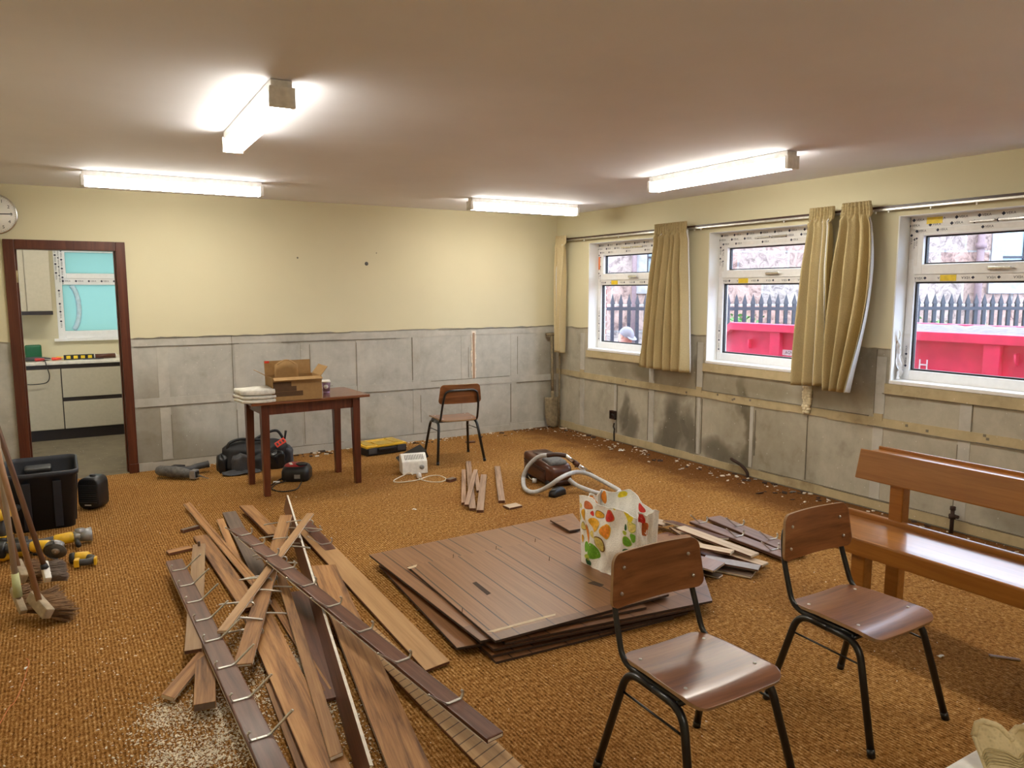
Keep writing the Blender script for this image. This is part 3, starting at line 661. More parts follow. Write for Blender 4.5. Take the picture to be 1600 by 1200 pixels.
# ------------------------------------------------------------------ ceiling lights
def lamp_faces(o):
    for p in o.data.polygons: p.material_index = 0 if p.normal.z < -0.5 else 1
def light(c0, c1, label, cap_far=True):
    c0, c1 = Vector(c0), Vector(c1); d = (c1-c0); L = d.length; mid = (c0+c1)/2
    t = thing('fluorescent_light', label, 'ceiling light', (mid.x, mid.y, CZ), math.atan2(d.y, d.x), 'fluorescent lights on the ceiling')
    mb = MB(); mb.bx(-L/2, L/2, -0.044, 0.044, -0.042, -0.002); mb.build('tray', MAT['white'], t, bevel=0.003)
    mb = MB(); mb.bx(-L/2+0.012, L/2-0.012, -0.048, 0.048, -0.108, -0.0425); lamp_faces(mb.build('diffuser', [MAT['lamp'], MAT['lamp_side']], t, bevel=0.012))
    for s in (-1, 1):
        mb = MB(); mb.bx(s*L/2-0.013, s*L/2+0.013, -0.053, 0.053, -0.112, -0.030); mb.build('end_cap', MAT['white'], t, bevel=0.004)
    mb = MB(); mb.lathe([(0.007, 0), (0.007, 0.004)], 10, (L/2-0.1, -0.044, -0.024), Matrix.Rotation(PI/2, 3, 'X')); mb.build('screw_cap', MAT['white'], t)
light((0.865, 3.26, CZ), (0.905, 4.46, CZ), 'fluorescent light running away from the camera near the middle of the ceiling')
light((0.245, 6.40, CZ), (1.50, 6.40, CZ), 'fluorescent light above the doorway end of the back wall')
light((3.42, 6.42, CZ), (4.62, 6.40, CZ), 'fluorescent light in front of the corner between back wall and windows')
light((4.00, 3.25, CZ), (4.03, 4.56, CZ), 'fluorescent light running alongside the windows')
light((3.95, 0.1, CZ), (3.95, 1.3, CZ), 'fluorescent light just beyond the right edge of the view')
light((0.9, -1.4, CZ), (0.9, -0.2, CZ), 'fluorescent light added unseen behind the camera to brighten the room')  # unseen fitting, added for more light from behind the camera

# ------------------------------------------------------------------ wall clock
t = thing('wall_clock', 'round white wall clock above the doorway', 'clock', (-0.352, BY-0.011, 2.247), rot=(PI/2, 0, 0))
mb = MB(); mb.lathe([(0.150, 0), (0.162, 0.004), (0.164, 0.03), (0.156, 0.040), (0.150, 0.036)], 40); mb.build('case', MAT['chrome'], t)
mb = MB(); mb.lathe([(0.149, 0.0345), (0.149, 0.0370)], 40); mb.build('dial', plain('clock_dial', (0.80, 0.78, 0.70), 0.4, var=0.02), t)
mb = MB()
for i in range(12):
    a = PI/2 - (i+1)*PI/6; add_text(mb, str(i+1), (0.118*math.cos(a), 0.118*math.sin(a), 0.0374), (1, 0, 0), (0, 1, 0), 0.036)
for i in range(60):
    a = i*PI/30; mb.box((0.143*math.cos(a), 0.143*math.sin(a), 0.0374), (0.006, 0.0015, 0.0006), Matrix.Rotation(a, 3, 'Z'))
mb.build('numerals', MAT['ink'], t)
for L, w_, a, nm in ((0.125, 0.008, 0.03, 'minute_hand'), (0.08, 0.011, 3.5, 'hour_hand')):
    mb = MB(); mb.X = Matrix.Rotation(a, 4, 'Z'); mb.bx(-0.02, L, -w_/2, w_/2, 0.0385, 0.0400); mb.build(nm, MAT['ink'], t)
mb = MB(); mb.lathe([(0.009, 0.0365), (0.009, 0.042)], 12); mb.build('spindle', MAT['ink'], t)
# old screw fixings in the cream wall
for (x, z, r, lab) in ((2.79, 1.905, 0.020, 'grey plugged hole in the cream wall, the larger one'), (2.90, 2.015, 0.006, 'small dark screw hole up beside the larger plugged hole'), (2.085, 1.95, 0.009, 'small chipped screw hole nearer the doorway')):
    mb = MB(); mb.lathe([(r, 0), (r*0.9, 0.003), (r*0.4, 0.004)], 10, (x, BY-0.011, z), Matrix.Rotation(PI/2, 3, 'X'))
    tag(mb.build('wall_plug', MAT['dusty_grey'] if r > .01 else MAT['crack']), lab, 'wall plug')

# ------------------------------------------------------------------ curtain track and curtains
t = thing('curtain_track', 'long curtain track running over all three windows', 'curtain track', (RX-0.055, 0, 2.205))
mb = MB(); mb.bx(-0.012, 0.008, FY+0.3, 7.42, -0.016, 0.001); mb.build('rail', MAT['zinc'], t, bevel=0.003)
mb = MB(); mb.bx(-0.010, 0.022, FY+0.3, 7.42, 0.002, 0.017); mb.build('back_strip', MAT['dark_brown'], t)
for y in (7.35, 6.6, 5.9, 5.15, 4.4, 3.75, 2.85, 2.0, 1.0):
    mb = MB(); mb.bx(0.004, 0.056, y-0.012, y+0.012, -0.008, 0.014); mb.build('bracket', MAT['white'], t)
for y in [5.2, 5.12, 4.2, 3.9, 3.4, 3.3, 3.0, 2.7, 6.9, 6.3]:
    mb = MB(); mb.box((-0.002, y, -0.022), (0.008, 0.01, 0.018)); mb.build('glider', MAT['white'], t)
def curtain(label, yt0, yt1, yb0, yb1, zt, zb, n, amp, mat, seed, lining_gap=None, bow=0.0, zskew=0.0, xo=0.0, lin_in=0.004):
    yt0, yt1, yb0, yb1 = (q*0.9775 for q in (yt0, yt1, yb0, yb1))
    rn = random.Random(seed); ph = rn.uniform(0, 6)
    t = thing('curtain', label, 'curtain', (RX-0.115-xo, (yt0+yt1)/2, 0), 0, 'curtains at the windows')
    cy = (yt0+yt1)/2; w1 = [rn.uniform(-.5, .5) for _ in range(4)]
    def surf(u, v, off=0.0, wide=0.0, inn=0.0):
        k = 1-v                                                 # v: 0 at hem, 1 at heading
        s = k*k*(3-2*k)
        y0 = yt0+(yb0-yt0)*s + inn - bow*math.sin(PI*k); y1 = yt1+(yb1-yt1)*s + bow*0.3*math.sin(PI*k) + wide*min(1, k*2)
        uu = u + 0.018*math.sin(9*u+4*v+ph)
        a = amp*(0.45+0.55*min(1, k*3))*(1+0.3*w1[0]*math.sin(5*u+ph))
        pl = math.sin(2*PI*n*uu+ph+0.9*w1[1]*math.sin(3*v)) + 0.30*math.sin(2*PI*n*2.3*uu+1.3*ph)*(0.4+0.6*v)
        if v > 0.925: a = 0.015; pl = math.sin(2*PI*n*2.5*uu+0.8*math.sin(7*u))
        pinch = -0.012*math.exp(-((v-0.915)/0.02)**2)
        return Vector((-(a*pl)-0.01+off*1.3+pinch, y0+(y1-y0)*u-cy, zb+zskew*u+(zt-zb-zskew*u)*v + 0.006*math.sin(2*PI*n*uu+ph)*(1-v)))
    mb = MB(); mb.grid(lambda u, v: surf(u, v), int(n*14), 44, (0.004, 0, 0)); mb.build('fabric', mat, t)
    mb = MB(); mb.grid(lambda u, v: surf(u, v*0.95, 0.018, (lining_gap or 0), lin_in), int(n*14), 30, (0.002, 0, 0)); mb.build('lining', MAT['lining'], t)
    mb = MB()
    for z in (zt-0.03, zt-0.062, zt-0.085):
        mb.tube([surf(i/40, min(0.999, (z-zb)/(zt-zb)), -0.003) for i in range(41)], 0.0022, 5)
    mb.build('heading_tape', mat, t)
    return t
curtain('narrow bunched curtain in the corner beside the back wall', 7.33, 7.52, 7.36, 7.50, 2.25, 0.91, 3.5, 0.040, MAT['curtain_pale'], 1, -0.02, lin_in=0.035)
curtain('beige curtain between the first and second window from the corner', 5.36, 5.80, 5.31, 5.99, 2.262, 0.865, 6, 0.060, MAT['curtain'], 2, 0.0, 0.02)
curtain('beige curtain covering the near side of the middle window, hem flaring over the glass', 3.78, 4.00, 3.74, 4.10, 2.255, 0.905, 3.5, 0.060, MAT['curtain'], 3, 0.0, 0.0, -0.03, 0.0, 0.03)
curtain('beige curtain with a folded-back heading beside the near window', 3.46, 3.69, 3.56, 3.76, 2.262, 0.875, 3.5, 0.058, MAT['curtain'], 4, 0.0, 0.10, 0.0, 0.03)

# ------------------------------------------------------------------ chairs
def slab(mb, w, h, r, fn, th, nu=14, nv=18):
    """rounded rectangle w x h bent by fn(x,y)->(x,y,z) Vector, thickness th below"""
    vs = []
    for i in range(nv+1):
        c = -math.cos(PI*i/nv); y = c*h/2
        d = max(0, r-(h/2-abs(y))); ins = r-math.sqrt(max(0, r*r-d*d))
        vs.append((y, (w/2-ins)))
    top = [Vector(fn(hw*(-math.cos(PI*j/nu)), y)) for (y, hw) in vs for j in range(nu+1)]
    n = nu+1
    def nrm(i, j):
        a = top[i*n+max(j-1, 0)]; b = top[i*n+min(j+1, nu)]; c = top[max(i-1, 0)*n+j]; d = top[min(i+1, nv)*n+j]
        return (b-a).cross(d-c).normalized()
    o = len(top); bot = [top[i*n+j]-nrm(max(1, min(nv-1, i)), max(1, min(nu-1, j)))*th for i in range(nv+1) for j in range(n)]
    fs = [(i*n+j, i*n+j+1, (i+1)*n+j+1, (i+1)*n+j) for i in range(nv) for j in range(nu)]
    fs = fs + [tuple(reversed([o+q for q in f])) for f in fs]
    b = list(range(n)) + [i*n+nu for i in range(1, nv+1)] + [nv*n+j for j in range(nu-1, -1, -1)] + [i*n for i in range(nv-1, 0, -1)]
    m0 = mb.mi; mb.smooth = True; mb.add(top+bot, fs); mb.mi = 1; k0 = len(mb.v)-len(top)-len(bot)
    mb.f += [[k0+b[(q+1) % len(b)], k0+b[q], k0+b[q]+o, k0+b[(q+1) % len(b)]+o] for q in range(len(b))]
    mb.m += [1]*len(b); mb.sm += [False]*len(b); mb.mi = m0; mb.smooth = False
def make_chair(label):
    t = thing('stacking_chair', label, 'chair', group='plywood stacking chairs')
    mb = MB()
    def seat(x, y):
        z = 0.416 - 0.5*max(0, -(y+0.11))**1.6 - 0.10*max(0, y-0.06)*0.5 + 0.16*x*x
        if y < -0.13: z -= 2.2*(y+0.13)**2
        return (x*(1+0.10*(-y)/0.19*0.5), y, z)
    slab(mb, 0.385, 0.385, 0.055, seat, 0.012); mb.build('seat', [MAT['veneer'], MAT['veneer_edge']], t)
    mb = MB()
    def back(x, z):
        return (x*(1-0.05*z/0.09), 0.190+0.14*(z+0.08)*0.8-0.50*x*x+0.035, 0.664+z)
    mb2 = MB(); slab(mb2, 0.410, 0.182, 0.034, lambda x, y: back(-x, y), 0.011); mb2.build('backrest', [MAT['veneer'], MAT['veneer_edge']], t)
    lr = 0.0135
    for s in (-1, 1):
        top_b, top_f = Vector((s*0.190, 0.135, 0.386)), Vector((s*0.190, -0.125, 0.373))
        bb, ff = Vector((s*0.236, 0.235, 0.0)), Vector((s*0.232, -0.225, 0.0)); mid = (top_b+top_f)/2
        for a, b in ((bb, top_b), (ff, top_f)):
            mb = MB(); mb.tube(fillet([a, b, mid], 0.07, 7), lr, 10); l = mb.build('leg', MAT['dark_metal'], t)
            d = (b-a).normalized(); mb = MB(); mb.tube([a, a+d*0.028], lr+0.0012, 10); mb.build('rubber_foot', MAT['dark_metal'], l)
        mb = MB(); mb.tube([bb+(top_b-bb)*0.80, ff+(top_f-ff)*0.80], 0.0042, 6); mb.build('brace', MAT['dark_metal'], t)
    pts = [(-0.178, -0.10, 0.389), (-0.186, 0.165, 0.396), (-0.178, 0.226, 0.575), (-0.155, 0.252, 0.702), (0.155, 0.252, 0.702), (0.178, 0.226, 0.575), (0.186, 0.165, 0.396), (0.178, -0.10, 0.389)]
    mb = MB(); mb.tube(fillet(pts, 0.055, 6), 0.0105, 10)
    mb.tube([(-0.19, -0.10, 0.382), (0.19, -0.10, 0.382)], 0.0095, 8); mb.tube([(-0.19, 0.09, 0.386), (0.19, 0.09, 0.386)], 0.0095, 8)
    mb.build('back_frame', MAT['dark_metal'], t)
    for (x, z) in ((-0.150, 0.040), (-0.160, -0.045), (0.150, 0.035), (0.160, -0.045)):
        q = Vector(back(x, z)); mb = MB(); mb.lathe([(0.0065, -0.002), (0.006, 0.003), (0.003, 0.004)], 10, (q.x, q.y-0.0125, q.z), Matrix.Rotation(PI/2, 3, 'X')); mb.build('rivet', MAT['zinc'], t)
    for (x, y) in ((-0.150, 0.125), (0.150, 0.125), (-0.150, -0.095), (0.150, -0.095)):
        q = Vector(seat(x, y)); mb = MB(); mb.lathe([(0.0065, -0.002), (0.006, 0.002), (0.003, 0.003)], 10, q); mb.build('rivet', MAT['zinc'], t)
    return t
ch = make_chair('walnut plywood chair on black steel legs, the nearer one, beside the panel stack')
ch.location = (1.745, 1.70, 0); ch.rotation_euler.z = math.radians(0)
c2 = dup(ch, 'walnut plywood chair on black steel legs standing between the panel stack and the bench')
c2.location = (2.60, 1.70, 0); c2.rotation_euler.z = math.radians(0)
c3 = dup(ch, 'walnut plywood chair seen from behind, facing the stripped back wall')
c3.location = (3.275, 6.53, 0); c3.rotation_euler.z = math.radians(172)

# ------------------------------------------------------------------ bench
t = thing('bench', 'long polished orange wood bench standing by the window wall', 'bench', (3.40, 1.3, 0))
E0, E1 = 1.15, -0.95
mb = MB(); mb.bx(-0.155, 0.165, E1, E0, 0.425, 0.452); mb.build('seat', MAT['bench_wood'], t, bevel=0.006)
mb = MB(); mb.bx(-0.165, -0.115, E1, E0, 0.366, 0.452); mb.build('front_rail', MAT['bench_wood'], t, bevel=0.010)
mb = MB(); mb.bx(0.165, 0.195, E1, E0, 0.44, 0.478); mb.build('rear_lip', MAT['bench_wood'], t, bevel=0.008)
R_ = Matrix.Rotation(math.radians(14), 3, 'Y')
mb = MB(); mb.box((0.165, (E0+E1)/2-0.03, 0.735), (0.022, E0-E1-0.06, 0.155), R_); mb.build('backrest', MAT['bench_wood'], t, bevel=0.006)
mb = MB(); mb.bx(0.175, 0.275, E1-0.03, E0-0.10, 0.790, 0.806); mb.build('top_shelf', MAT['bench_wood'], t, bevel=0.004)
mb = MB(); mb.bx(0.268, 0.284, E1-0.03, E0-0.10, 0.786, 0.822); mb.build('top_lip', MAT['bench_wood'], t, bevel=0.004)
for y in (0.88, 0.02, -0.75):
    mb = MB(); mb.bx(0.172, 0.235, y-0.035, y+0.035, 0, 0.79); mb.build('post', MAT['bench_wood'], t, bevel=0.005)
    mb = MB(); mb.bx(-0.115, -0.045, y-0.035, y+0.035, 0, 0.425); mb.build('leg', MAT['bench_wood'], t, bevel=0.005)
    mb = MB(); mb.bx(-0.045, 0.172, y-0.02, y+0.02, 0.345, 0.425); mb.build('cross_rail', MAT['bench_wood'], t, bevel=0.004)

# ------------------------------------------------------------------ table with its things
TR = math.radians(2.6); t = thing('table', 'small dark mahogany table with tapered square legs', 'table', (1.752, 6.320, 0), TR)
mb = MB(); mb.bx(-0.495, 0.485, -0.30, 0.29, 0.742, 0.765); mb.build('tabletop', MAT['table_top'], t, bevel=0.006)
for sx in (-1, 1):
    for sy in (-1, 1):
        x, y = sx*0.38, sy*0.225; mb = MB()
        a, b = 0.031, 0.024; ox, oy = -sx*0.006, -sy*0.006
        mb.add([(x+i*a, y+j*a, 0.742) for i, j in ((-1,-1),(1,-1),(1,1),(-1,1))] + [(x+i*a, y+j*a, 0.60) for i, j in ((-1,-1),(1,-1),(1,1),(-1,1))] + [(x+sx*0.004+i*b, y+sy*0.004+j*b, 0) for i, j in ((-1,-1),(1,-1),(1,1),(-1,1))],
               [(0,1,2,3)] + [(k+q, k+(q+1) % 4, k+4+(q+1) % 4, k+4+q) for k in (0, 4) for q in range(4)] + [(8,9,10,11)])
        mb.build('leg', MAT['table_wood'], t, bevel=0.003)
for sy in (-1, 1): mb = MB(); mb.bx(-0.35, 0.35, sy*0.225-0.012, sy*0.225+0.012, 0.655, 0.742); mb.build('apron', MAT['table_wood'], t)
for sx in (-1, 1): mb = MB(); mb.bx(sx*0.38-0.012, sx*0.38+0.012, -0.195, 0.195, 0.655, 0.742); mb.build('apron', MAT['table_wood'], t)
# cardboard box
TZ = 0.765; b0, b1 = P(427, 628, TZ), P(503.5, 622.5, TZ); ang = math.atan2((b1-b0).y, (b1-b0).x); bw = (b1-b0).length
t = thing('cardboard_box', 'open brown cardboard box with its flaps up, on the table', 'cardboard box', b0, ang)
bh, bd, th = 0.185, 0.27, 0.005
mb = MB(); mb.bx(0, bw, 0, th, 0.001, bh); mb.bx(0, bw, bd-th, bd, 0.001, bh); mb.bx(0, th, th, bd-th, 0.001, bh); mb.bx(bw-th, bw, th, bd-th, 0.001, bh); mb.bx(0, bw, 0, bd, 0.0, th); mb.build('carton', MAT['cardboard'], t)
def flap(p0, p1, out, L, ang, w0=0.0):
    p0, p1, out = Vector(p0), Vector(p1), Vector(out); d = out*math.cos(ang)*L + Vector((0, 0, 1))*math.sin(ang)*L; n = d.cross(p1-p0).normalized()*0.004
    mb = MB(); mb.add([p0, p1, p1+d, p0+d, p0+n, p1+n, p1+d+n, p0+d+n], [(0,1,2,3),(7,6,5,4),(0,4,5,1),(1,5,6,2),(2,6,7,3),(3,7,4,0)]); return mb.build('flap', MAT['cardboard'], t)
flap((0, bd, bh), (bw*0.96, bd, bh), (0, 1, 0), 0.115, math.radians(80)); flap((bw, 0.01, bh), (bw, bd, bh), (1, 0, 0), 0.09, math.radians(52)); flap((0, 0.01, bh), (0, bd, bh), (-1, 0, 0), 0.10, math.radians(30)); flap((0.004, 0, bh), (bw-.004, 0, bh), (0, -1, 0), 0.05, math.radians(-22))
for (l, z) in ((0.145, 0.135), (0.185, 0.098), (0.235, 0.058)): mb = MB(); mb.bx(0.004, l, -0.0008, 0, z-0.021, z+0.018); mb.build('printed_bar', MAT['card_dark'], t)
mb = MB(); mb.bx(0.004, 0.04, bd+0.014, bd+0.0155+0.004, bh+0.095, bh+0.113); mb.build('red_sticker', MAT['bright_red'], t)
mb = MB(); mb.tube([(0.09+0.14*i/10, bd*0.80, bh+0.085+0.035*math.sin(PI*i/10)) for i in range(11)], 0.004, 5); mb.grid(lambda u, v: (0.07+0.19*u, bd*0.82+0.01*v, 0.02+v*(bh+0.06+0.045*math.sin(PI*u))), 10, 4, (0, 0.004, 0)); mb.build('inner_sheet', MAT['cardboard'], t)
# folded sheets, paper cup
q = P(398, 630, TZ)
zz = TZ; sheets = [(0.030, 'lowest folded white sheet in the pile at the table edge', 0.0), (0.028, 'middle folded white sheet in the pile at the table edge', 0.04), (0.050, 'topmost thick folded white sheet beside the cardboard box', -0.03)]
for (h, lab, rz) in sheets:
    rn = random.Random(int(h*1000)); mb = MB()
    def edge(u, v): 
        a = 2*PI*u; 
        cx, cy = math.cos(a), math.sin(a); k = 1/max(abs(cx), abs(cy)); k = 0.85*k+0.15
        return cx*k, cy*k
    mb.lathe([(0.02, 0)] + [(1, 0.001)], 4) if False else None
    mb.grid(lambda u, v: Vector((edge(u, v)[0]*0.135*(1+0.02*math.sin(9*u)), edge(u, v)[1]*0.13, 0)) * (0.02 if v in (0, 1) else 0.96+0.04*math.sin(PI*v)) + Vector((0, 0, h*v + (0.004*math.sin(14*u) if 0 < v < 1 else 0))), 40, 8)
    tag(mb.build('folded_sheet', MAT['sheet'], loc=(q.x+0.022, q.y+0.10, zz)), lab, 'folded sheet', 'pile of folded white sheets').rotation_euler.z = TR+rz; zz += h+0.001
c = P(510, 614, TZ)
t = thing('paper_cup', 'purple mottled paper cup with a white lid behind the cardboard box', 'cup', (c.x, c.y, TZ))
mb = MB(); mb.lathe([(0.027, 0), (0.036, 0.095), (0.034, 0.096)], 20); mb.build('cup_body', MAT['cup'], t)
mb = MB(); mb.lathe([(0.0275, 0.001), (0.0292, 0.026)], 20); mb.build('base_band', MAT['lilac'], t)
mb = MB(); mb.lathe([(0.038, 0.092), (0.038, 0.100), (0.034, 0.104), (0.032, 0.112), (0.028, 0.110)], 20); mb.build('lid', MAT['white'], t)
R_ = Matrix.Rotation(-PI/2-0.35, 3, 'Z') @ Matrix.Rotation(PI/2-0.09, 3, 'Y'); mb = MB(); mb.lathe([(0.019, 0.0345), (0.019, 0.0352)], 18, (0, 0, 0.055), R_); mb.build('round_label', MAT['white'], t)

# ------------------------------------------------------------------ boards, hook rails and panels torn from the walls
def board_mesh(name, L, w, t, mats, parent=None, bevel=0.002, bow=0.0, notch=0, groove=False, seed=0, taper=1.0):
    """local X runs along the board; slot 0 faces, slot 1 long edges, slot 2 ends"""
    rn = random.Random(seed); mb = MB(); n = 10 if (bow or notch) else 1; xs = [-L/2+L*i/n for i in range(n+1)]
    e0 = [rn.uniform(-.35, .35)*notch for _ in range(4)]
    def sec(i):
        x = xs[i]; u = i/n*2-1; z = bow*(1-u*u); k = 1-(1-taper)*(i/n); a, b = -w/2*k, w/2*k
        xa = x + (e0[0] if i == 0 else (e0[1] if i == n else 0))*w; xb = x + (e0[2] if i == 0 else (e0[3] if i == n else 0))*w
        if groove: return [(xa, a, z-t/2), (xb, b, z-t/2), (xb, b, z+t*.5), (x, b*0.45, z+t*.5), (x, b*.35, z+t*.22), (x, a*.35, z+t*.22), (x, a*.45, z+t*.5), (xa, a, z+t*.5)]
        return [(xa, a, z-t/2), (xb, b, z-t/2), (xb, b, z+t/2), (xa, a, z+t/2)]
    k = 8 if groove else 4; vs = [v for i in range(n+1) for v in sec(i)]; mb.add(vs, [])
    for i in range(n):
        for j in range(k):
            mb.f.append([i*k+j, i*k+(j+1) % k, (i+1)*k+(j+1) % k, (i+1)*k+j]); mb.m.append(1 if j in (1, k-1) else 0); mb.sm.append(False)
    mb.f += [list(range(k)), list(reversed(range(n*k, n*k+k)))]; mb.m += [2, 2]; mb.sm += [False, False]
    ms = list(mats) if isinstance(mats, (list, tuple)) else [mats]
    while len(ms) < 3: ms.append(ms[-1] if len(ms) > 1 else ms[0])
    return mb.build(name, ms, parent, bevel=bevel)
def place(o, a, b, roll=0.0):
    a, b = Vector(a), Vector(b); R = basis(b-a) @ Matrix.Rotation(roll, 3, 'X')
    o.matrix_world = Matrix.Translation((a+b)/2) @ R.to_4x4()
def board(name, label, cat, a, b, w, t, mats, roll=0.0, group=None, **kw):
    a, b = Vector(a), Vector(b); o = board_mesh(name, (b-a).length, w, t, mats, **kw); place(o, a, b, roll); return tag(o, label, cat, group)
_hook = {}
def hook_mesh(kind):
    if kind in _hook: return _hook[kind]
    # strip across the rail with the long arm on +Y and the small curl on -Y
    mb = MB()
    def flat(pts, w=0.011, t=0.005):
        vs = []; 
        for i, p in enumerate(pts):
            a = pts[max(0, i-1)]; b = pts[min(len(pts)-1, i+1)]; d = (Vector((0, b[0], b[1]))-Vector((0, a[0], a[1]))).normalized(); nn = Vector((1, 0, 0)).cross(d)
            c = Vector((0, p[0], p[1])); vs += [c+Vector((-w/2, 0, 0))-nn*t/2, c+Vector((w/2, 0, 0))-nn*t/2, c+Vector((w/2, 0, 0))+nn*t/2, c+Vector((-w/2, 0, 0))+nn*t/2]
        m = len(pts); fs = [(i*4+j, i*4+(j+1) % 4, (i+1)*4+(j+1) % 4, (i+1)*4+j) for i in range(m-1) for j in range(4)] + [(3, 2, 1, 0), tuple(range(m*4-4, m*4))]
        mb.add(vs, fs)
    if kind == 'long': pts = [(-0.036, 0.034), (-0.042, 0.030), (-0.041, 0.018), (-0.036, 0.006), (-0.030, 0.002), (0.022, 0.002), (0.036, 0.007), (0.098, 0.058), (0.112, 0.069)]
    elif kind == 'splay': pts = [(-0.036, 0.026), (-0.041, 0.018), (-0.036, 0.006), (-0.030, 0.002), (0.030, 0.002), (0.050, 0.003), (0.115, 0.010), (0.128, 0.013)]
    else: pts = [(-0.034, 0.040), (-0.034, 0.010), (-0.030, 0.002), (0.030, 0.002)]
    flat(pts)
    for p in ((pts[0], pts[-1]) if kind != 'short' else (pts[0],)): mb.lathe([(0.002, -0.005), (0.0055, 0), (0.002, 0.005)], 8, (0, p[0], p[1]), Matrix.Rotation(PI/2, 3, 'X'))
    for y in (-0.012, 0.012): mb.lathe([(0.003, 0), (0.003, 0.0045), (0.001, 0.0055)], 8, (0, y, 0))
    _hook[kind] = mb.build('hook', MAT['zinc']); return _hook[kind]
def rail(label, a, b, w, xs, group='coat hook rails', roll=0.0, flip=1, mats=None, kind='long', t=0.02, edge=False, yoff=0.0):
    """hook rail from a to b, xs = positions of the hooks as fractions of the length"""
    a, b = Vector(a), Vector(b); L = (b-a).length
    r = thing('coat_hook_rail', label, 'coat rail', group=group); place(r, a, b, roll)
    board_mesh('rail_board', L, w, t, mats or [MAT['stain_wood'], MAT['stain_wood'], MAT['white_edge']], r, bevel=0.005)
    for f in xs:
        h = hook_mesh(kind); o = h.copy(); o.name = 'hook'; COL.objects.link(o); o.parent = r
        o.location = (-L/2+L*f, yoff, t/2); o.rotation_euler.z = 0 if (flip > 0) != (kind == 'splay' and xs.index(f) % 2 == 1) else PI
    if edge: mb = MB(); mb.bx(-L/2+.003, L/2-.003, -w/2-0.0012, -w/2+0.002, -t/2-0.0005, -t/2+0.0045); mb.build('painted_edge', MAT['white_edge'], r)
    return r
PL = 'loose boards in the heap of stripped timber'
# boards lying flat at the bottom of the heap
OW, SW, GW, GY = MAT['old_wood'], MAT['stain_wood'], MAT['gold_wood'], MAT['grey_wood']
WE, PE = MAT['white_edge'], MAT['pale_edge']
Z0 = 0.011
def scored():
    m = wood('scored_board', (0.30, 0.17, 0.07), (0.42, 0.25, 0.11), (0.48, 0.31, 0.145), 0.6); nt = m.node_tree; b = nt.nodes['Principled BSDF']
    src = b.inputs['Base Color'].links[0].from_socket
    t = nt.nodes.new('ShaderNodeTexCoord'); sep = nt.nodes.new('ShaderNodeSeparateXYZ'); nt.links.new(t.outputs['Object'], sep.inputs[0])
    x = M2(nt, 'ADD', sep.outputs['X'], M2(nt, 'MULTIPLY', sep.outputs['Y'], 0.35)); k = M2(nt, 'LESS_THAN', M2(nt, 'FRACT', M2(nt, 'ADD', M2(nt, 'DIVIDE', x, 0.052), 40.0)), 0.11)
    nt.links.new(mixc(nt, M2(nt, 'MULTIPLY', k, 0.8), src, (0.045, 0.02, 0.008)), b.inputs['Base Color']); return m
board('board', 'curved board scored with dark crosswise lines, outermost at the near right edge of the heap', 'board', P(566, 985, Z0), P(812, 1228, Z0), 0.125, 0.014, [scored(), SW], 0, PL, seed=1, notch=.2)
board('board', 'golden plywood plank ending beside the panel stack, under the long hook rail', 'board', P(478, 826, 0.03), P(684, 1042, 0.014), 0.125, 0.014, [GW, SW], 0, PL, seed=2, notch=.3)
board('board', 'wide brown board leaning alongside the plank that stands on edge', 'board', P(505, 885, 0.040), P(654, 1235, 0.022), 0.140, 0.016, [OW, PE], math.radians(-4), PL, seed=3, notch=.1)
board('board', 'dark stained plank standing on its long edge with a white painted top edge', 'board', P(447, 785, 0.062), P(575, 1222, 0.062), 0.013, 0.112, [SW, SW, WE], math.radians(-13), PL)
mb = MB(); L_ = (P(447, 785, 0.062)-P(575, 1222, 0.062)).length; mb.bx(-L_/2, L_/2, -0.0062, 0.0062, 0.0552, 0.0566); pe = mb.build('painted_edge', WE, bpy.data.objects['board.003'])
board('board', 'big old brown board running out of the bottom of the heap, nail holes along it', 'board', P(404, 965, 0.030), P(528, 1232, 0.030), 0.130, 0.018, [OW, SW], 0, PL, seed=5, notch=.1)
board('board', 'narrow brown batten with a pale split edge between the big board and the edge-on plank', 'board', P(438, 898, 0.055), P(526, 1182, 0.050), 0.048, 0.016, [OW, WE], math.radians(6), PL, seed=6, notch=.4)
board('board', 'glossy dark maroon board flat on the carpet inside the heap', 'board', P(466, 925, Z0), P(522, 1092, Z0), 0.095, 0.014, [SW, SW], 0, PL, seed=7)
board('beading', 'grooved thin beading beside the maroon board', 'beading', P(424, 938, 0.012), P(512, 1080, 0.012), 0.035, 0.014, [OW, SW], 0, 'grooved beadings', groove=True)
board('board', 'thin brown strip partly under the big board at the bottom of the heap', 'board', P(424, 1068, 0.010), P(484, 1222, 0.010), 0.050, 0.012, [OW, SW], 0, PL, seed=9)
board('beading', 'long double-grooved beading at the far left of the heap', 'beading', P(292, 787, 0.045), P(402, 915, 0.055), 0.046, 0.016, [OW, WE], math.radians(12), 'grooved beadings', groove=True)
board('board', 'greyed dark board pointing at the table, far side of the heap', 'board', P(358, 801, 0.030), P(408, 900, 0.040), 0.092, 0.016, [GY, SW], 0, PL, seed=10)
board('board', 'short light brown board raised at the far end of the heap', 'board', P(384, 791, 0.050), P(430, 836, 0.045), 0.090, 0.018, [OW, SW], math.radians(-6), PL, seed=11, notch=.3)
board('board', 'thin strip between the long beading and the greyed board', 'board', P(344, 812, 0.025), P(372, 880, 0.035), 0.046, 0.014, [OW, WE], 0, PL, seed=12)
board('board', 'wide weathered board under the narrow left hook rail side of the heap', 'board', P(314, 838, 0.020), P(392, 950, 0.025), 0.095, 0.016, [OW, SW], 0, PL, seed=13, notch=.3)
